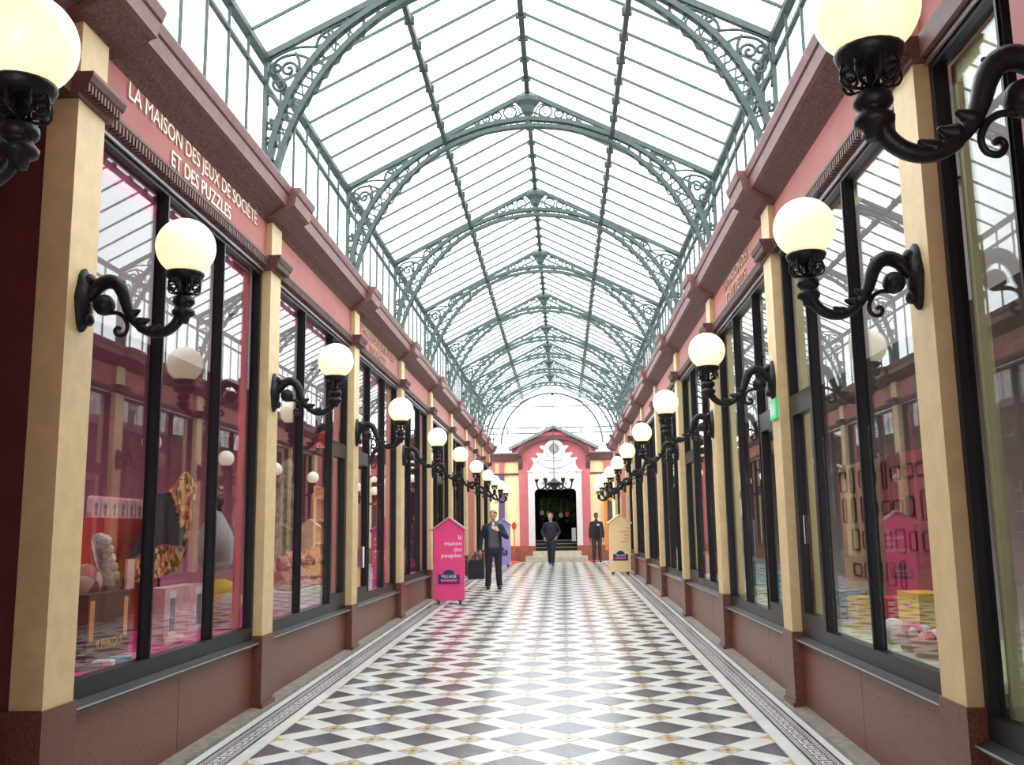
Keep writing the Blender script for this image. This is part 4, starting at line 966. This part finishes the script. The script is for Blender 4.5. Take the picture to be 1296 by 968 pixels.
mb = MB(); mb.box(-.02, .02, -.2, .2, 0, .9); mb.build('panel', 'plaque_pink', t); mb = MB(); mb.box(-.024, -.02, -.17, .17, .48, .86); mb.build('print', 'poster_red', t)
for i in range(1, 5):
    gz = floorz(1, i); a = PIL[1][i]+(.6 if i > 1 else 1.9)
    for k in range(4):
        m_ = tm[(k+i*2) % 6]; o = link('toy_box', bxm[m_], None, (xg(.5+.2*(k % 2)), a+(.6 if i > 1 else .35)*k, gz), (0, 0, PI+random.uniform(-.3, .3)), (1, 1, 1.1)); link('box_print', lid_me, o)
        tag(o, tn[m_]+' toy box standing on the %s green display floor' % ORD[i], 'box', 'toy boxes in the %s green-trimmed bay' % ORD[i])

# ------------------------------------------------------------------ people
mat('skin_a', (.62, .36, .26), .55); mat('skin_b', (.60, .33, .24), .55); mat('skin_c', (.085, .045, .03), .5)
mat('navy', (.018, .020, .034), .85, var=.2, scale=18); mat('sweater', (.10, .105, .12), .9, var=.15, scale=60); mat('trouser', (.020, .020, .026), .85); mat('trouser_c', (.045, .038, .036), .85)
mat('hair_grey', (.30, .29, .28), .8, var=.3, scale=60); mat('hair_brown', (.16, .10, .06), .8, var=.3, scale=60); mat('hair_black', (.012, .010, .010), .8); mat('shoe', (.012, .012, .013), .3); mat('shirt', (.75, .75, .78), .8); mat('leather', (.014, .013, .015), .4); mat('eye_white', (.8, .8, .8), .3); mat('lip', (.42, .17, .14), .5)
def remesh(o, vox, it=4):
    m = o.modifiers.new('remesh', 'REMESH'); m.mode = 'VOXEL'; m.voxel_size = vox; m.use_smooth_shade = True
    q = o.modifiers.new('smooth', 'SMOOTH'); q.factor = .5; q.iterations = it
def hand(mb, w, d, side, curl):
    """w wrist, d direction of the hand, side thumb direction, curl palm-ward normal"""
    w = Vector(w); d = Vector(d).normalized(); sd = Vector(side); sd = (sd-d*sd.dot(d)).normalized(); cu = Vector(curl); cu = (cu-d*cu.dot(d)-sd*cu.dot(sd)).normalized()
    for q in (-.028, -.009, .010, .029): mb.capsule(w+sd*q*.6, .018, w+d*.085+sd*q, .013, 8)
    for q, l in ((.030,.068),(.010,.078),(-.010,.072),(-.029,.055)):
        a = w+d*.088+sd*q; b = a+d*l*.45+cu*l*.12; c = b+d*l*.32+cu*l*.40; mb.capsule(a, .0095, b, .009, 7); mb.capsule(b, .009, c, .0075, 7)
    a = w+d*.025+sd*.028; b = a+d*.035+sd*.028+cu*.01; c = b+d*.032+cu*.014; mb.capsule(a, .014, b, .011, 7); mb.capsule(b, .011, c, .009, 7)
def person(label, loc, rz, H, J, skin, top, legs, hairm, look=(0, 0), coat_open=None, badge=False):
    """J: joints for a 1.75 m figure facing -Y"""
    k = H/1.75
    t = thing('person', label, 'person', loc, rz); t.scale = (k, k, k)
    hd = Vector(J['head']); nk = Vector(J['neck'])
    body = MB()
    body.capsule(nk, .055, hd+Vector((0,.01,-.06)), .05, 10)
    rot = Matrix.Rotation(look[0], 3, 'Z') @ Matrix.Rotation(look[1], 3, 'X')
    def hp(x, y, z): return hd+rot @ Vector((x, y, z))
    hb = MB(); hb.ball((0,0,.02), (.074,.092,.105), 18, 14); hb.ball((0,-.022,-.045), (.056,.066,.072), 14, 10)
    hb.capsule((0,-.092,.0), .010, (0,-.108,-.030), .014, 8); hb.ball((0,-.078,-.088), (.026,.018,.018), 8, 6)
    for sg in (-1, 1): hb.ball((sg*.076,.004,-.012), (.010,.020,.030), 8, 6); hb.ball((sg*.032,-.074,.020), (.024,.016,.010), 8, 6)
    b0 = len(body.v); body.v += [tuple(hd+rot @ Vector(v)) for v in hb.v]; body.f += [tuple(b0+i for i in f) for f in hb.f]; body.m += hb.m
    body.capsule(nk, .06, J['chest'], .10, 10); body.capsule(J['chest'], .11, J['pelvis'], .10, 10)
    for q in 'LR':
        body.capsule(J['chest'], .08, J['sh'+q], .05, 8); body.capsule(J['sh'+q], .046, J['el'+q], .038, 8); body.capsule(J['el'+q], .036, J['wr'+q], .024, 8)
        hand(body, J['wr'+q], *J['hand'+q])
        body.capsule(J['pelvis'], .09, J['hip'+q], .08, 8); body.capsule(J['hip'+q], .072, J['kn'+q], .05, 8); body.capsule(J['kn'+q], .046, J['an'+q], .033, 8)
        a = Vector(J['an'+q]); body.capsule(a+Vector((0,.02,-.035)), .03, a+Vector((0,-.12,-.05)), .022, 8)
    o = body.build('body', skin, t, True); remesh(o, .006, 3)
    for sg in (-1, 1):
        e1 = MB(); e1.ball(hp(sg*.031,-.082,.008), (.012,.008,.008), 8, 6); ey = e1.build('eye', 'eye_white', t, True)
        e2 = MB(); e2.ball(hp(sg*.031,-.0885,.008), (.0055,.004,.0055), 8, 6); e2.build('iris', 'hair_black', ey, True)
        e3 = MB(); e3.capsule(hp(sg*.016,-.090,.030), .0045, hp(sg*.048,-.078,.029), .0035, 6); e3.build('eyebrow', hairm, t, True)
    e3 = MB(); e3.capsule(hp(-.022,-.085,-.060), .0065, hp(.022,-.085,-.060), .0065, 6); e3.build('mouth', 'lip', t, True)
    hr = MB(); vv = MB(); vv.ball((0,.014,.030), (.083,.094,.106), 20, 14)
    keep = [i for i, v in enumerate(vv.v) if v[2] > .062-.06*max(0, v[1]/.09)-.05*max(0, v[1]/.09) and not (v[1] < -.055 and v[2] < .085)]
    ks = set(keep); idx = {q: i for i, q in enumerate(keep)}
    hr.add([hd+rot @ Vector(vv.v[i]) for i in keep], [tuple(idx[i] for i in f) for f in vv.f if all(i in ks for i in f)]); ho = hr.build('hair', hairm, t, True)
    sm = ho.modifiers.new('solid', 'SOLIDIFY'); sm.thickness = .014; sm.offset = 0
    # jacket
    ja = MB(); ch, pv = Vector(J['chest']), Vector(J['pelvis']); 
    for sx_ in (-.085, 0, .085): ja.capsule(ch+Vector((sx_*.85, 0, .02)), .115, pv+Vector((sx_*1.05, 0, -.02-(.10 if coat_open else 0))), .118, 12)
    ja.capsule(nk+Vector((0,.01,-.05)), .075, ch, .13, 10)
    ja.capsule(nk+Vector((0,.012,-.02)), .062, nk+Vector((0,.014,.03)), .066, 10)
    for q in 'LR':
        ja.capsule(nk+Vector((0,0,-.07)), .085, J['sh'+q], .072, 10); ja.capsule(J['sh'+q], .074, J['el'+q], .060, 10)
        w_ = Vector(J['wr'+q]); e_ = Vector(J['el'+q]); ja.capsule(e_, .061, w_+(e_-w_)*.10, .045, 10)
    jo = ja.build('jacket', top, t, True); remesh(jo, .012, 12)
    if coat_open:
        sw = MB(); [sw.capsule(ch+Vector((e*.7,-.062,.10)), .075, pv+Vector((e,-.052,.02)), .090, 12) for e in (-.055, 0, .055)]; so = sw.build('sweater', 'sweater', t, True); remesh(so, .011, 4)
        sh = MB(); sh.capsule(nk+Vector((0,-.055,-.03)), .03, nk+Vector((0,-.115,-.13)), .026, 8); sh.build('shirt_collar', 'shirt', t, True)
    tr = MB(); tr.capsule(pv+Vector((-.06,0,0)), .105, pv+Vector((.06,0,0)), .105, 10)
    for q in 'LR':
        tr.capsule(J['hip'+q], .105, J['kn'+q], .080, 10); a = Vector(J['an'+q]); tr.capsule(J['kn'+q], .079, a+Vector((0,.005,.0)), .066, 10)
    to = tr.build('trousers', legs, t, True); remesh(to, .012, 5)
    for q in 'LR':
        a = Vector(J['an'+q]); s_ = MB(); z0 = a.z-.085
        s_.capsule((a.x, a.y+.035, z0+.045), .043, (a.x, a.y-.06, z0+.04), .044, 10); s_.capsule((a.x, a.y-.06, z0+.04), .043, (a.x, a.y-.155, z0+.032), .034, 10); s_.box(a.x-.043, a.x+.043, a.y-.18, a.y+.075, z0, z0+.02)
        so = s_.build('shoe', 'shoe', t, True); remesh(so, .008, 4)
    if badge:
        b_ = MB(); c_ = ch+Vector((.06, -.142, .06)); b_.box(c_.x-.045, c_.x+.045, c_.y-.012, c_.y+.02, c_.z-.03, c_.z+.03); b_.build('badge', 'shirt', t)
    return t
base = dict(head=(0,-.02,1.635), neck=(0,.01,1.47), chest=(0,0,1.27), pelvis=(0,0,.94),
  shL=(.172,.01,1.385), shR=(-.172,.01,1.385), elL=(.232,.02,1.11), elR=(-.232,.02,1.11), wrL=(.245,-.05,.86), wrR=(-.245,-.05,.86),
  handL=((0.02,-.1,-1),(-.3,-1,0),(-1,0,0)), handR=((-.02,-.1,-1),(.3,-1,0),(1,0,0)),
  hipL=(.095,0,.91), hipR=(-.095,0,.91), knL=(.11,-.01,.49), knR=(-.11,-.01,.49), anL=(.12,.02,.087), anR=(-.12,.02,.087))
J1 = dict(base); J1.update(elL=(.30,-.06,1.15), wrL=(.10,-.25,1.30), handL=((-.85,-.15,.5),(-.2,.2,1),(0,1,0)), elR=(-.28,.03,1.12), wrR=(-.30,-.02,.86), handR=((0,0,-1),(.1,-1,0),(1,0,0)), anR=(-.13,.0,.087), anL=(.13,.03,.087))
p = onfloor(625, 745)
man1 = person('man in open navy coat and grey sweater carrying a black case', p, .12, 1.72, J1, 'skin_a', 'navy', 'trouser', 'hair_grey', (-.45, .28), coat_open=True)
mat('tissue', (.8, .78, .76), .7)
hp_ = man1.matrix_basis @ Vector((-.02, -.29, 1.37)); mb = MB(); mb.ball((0,0,0), (.03,.02,.035), 10, 8); mb.ball((.01,-.01,.03), (.02,.015,.02), 8, 6)
tag(mb.build('tissue', 'tissue', None, True, hp_), 'small white tissue held up in the navy-coated man\'s hand', 'tissue')
cp_ = man1.matrix_basis @ Vector((-.40, -.05, .22))
t = thing('briefcase', 'black soft briefcase hanging from the navy-coated man\'s hand', 'bag', cp_, .25)
mb = MB(); mb.prism([(-.17, 0), (.17, 0), (.185, .06), (.175, .36), (.15, .42), (-.15, .42), (-.175, .36), (-.185, .06)], -.055, .055); me = mb.mesh('case', 'leather'); fixn(me); link('case', me, t)
mb = MB(); mb.tube(smooth_pts([(-.09,0,.41),(-.07,0,.49),(0,0,.53),(.07,0,.49),(.09,0,.41)], 4), .012, 6); mb.build('handle', 'leather', t, True)
mb = MB(); mb.box(-.13, .13, -.062, -.054, .08, .26); mb.build('pocket', 'navy', t)
J2 = dict(base); J2.update(knL=(.07,-.14,.50), anL=(.045,-.20,.10), hipL=(.085,0,.91), knR=(-.06,-.02,.49), anR=(-.05,.20,.12), elL=(.29,.07,1.13), wrL=(.21,-.10,.95), handL=((-.5,-.4,-.7),(-.4,-1,.2),(-1,.2,0)), elR=(-.29,.07,1.13), wrR=(-.23,-.08,.93), handR=((.3,-.4,-.8),(.4,-1,.2),(1,.2,0)))
p = onfloor(698, 715.5)
person('man in plain dark jacket walking out below the chandelier', p, 0, 1.72, J2, 'skin_b', 'navy', 'trouser', 'hair_brown', (-.7, 0))
mat('black_jacket', (.014, .013, .016), .8, var=.2, scale=18)
p = onfloor(756, 711)
person('man in black jacket with white chest badge standing guard by yellow sign', p, 0, 1.74, base, 'skin_c', 'black_jacket', 'trouser_c', 'hair_black', (.1, 0), badge=True)
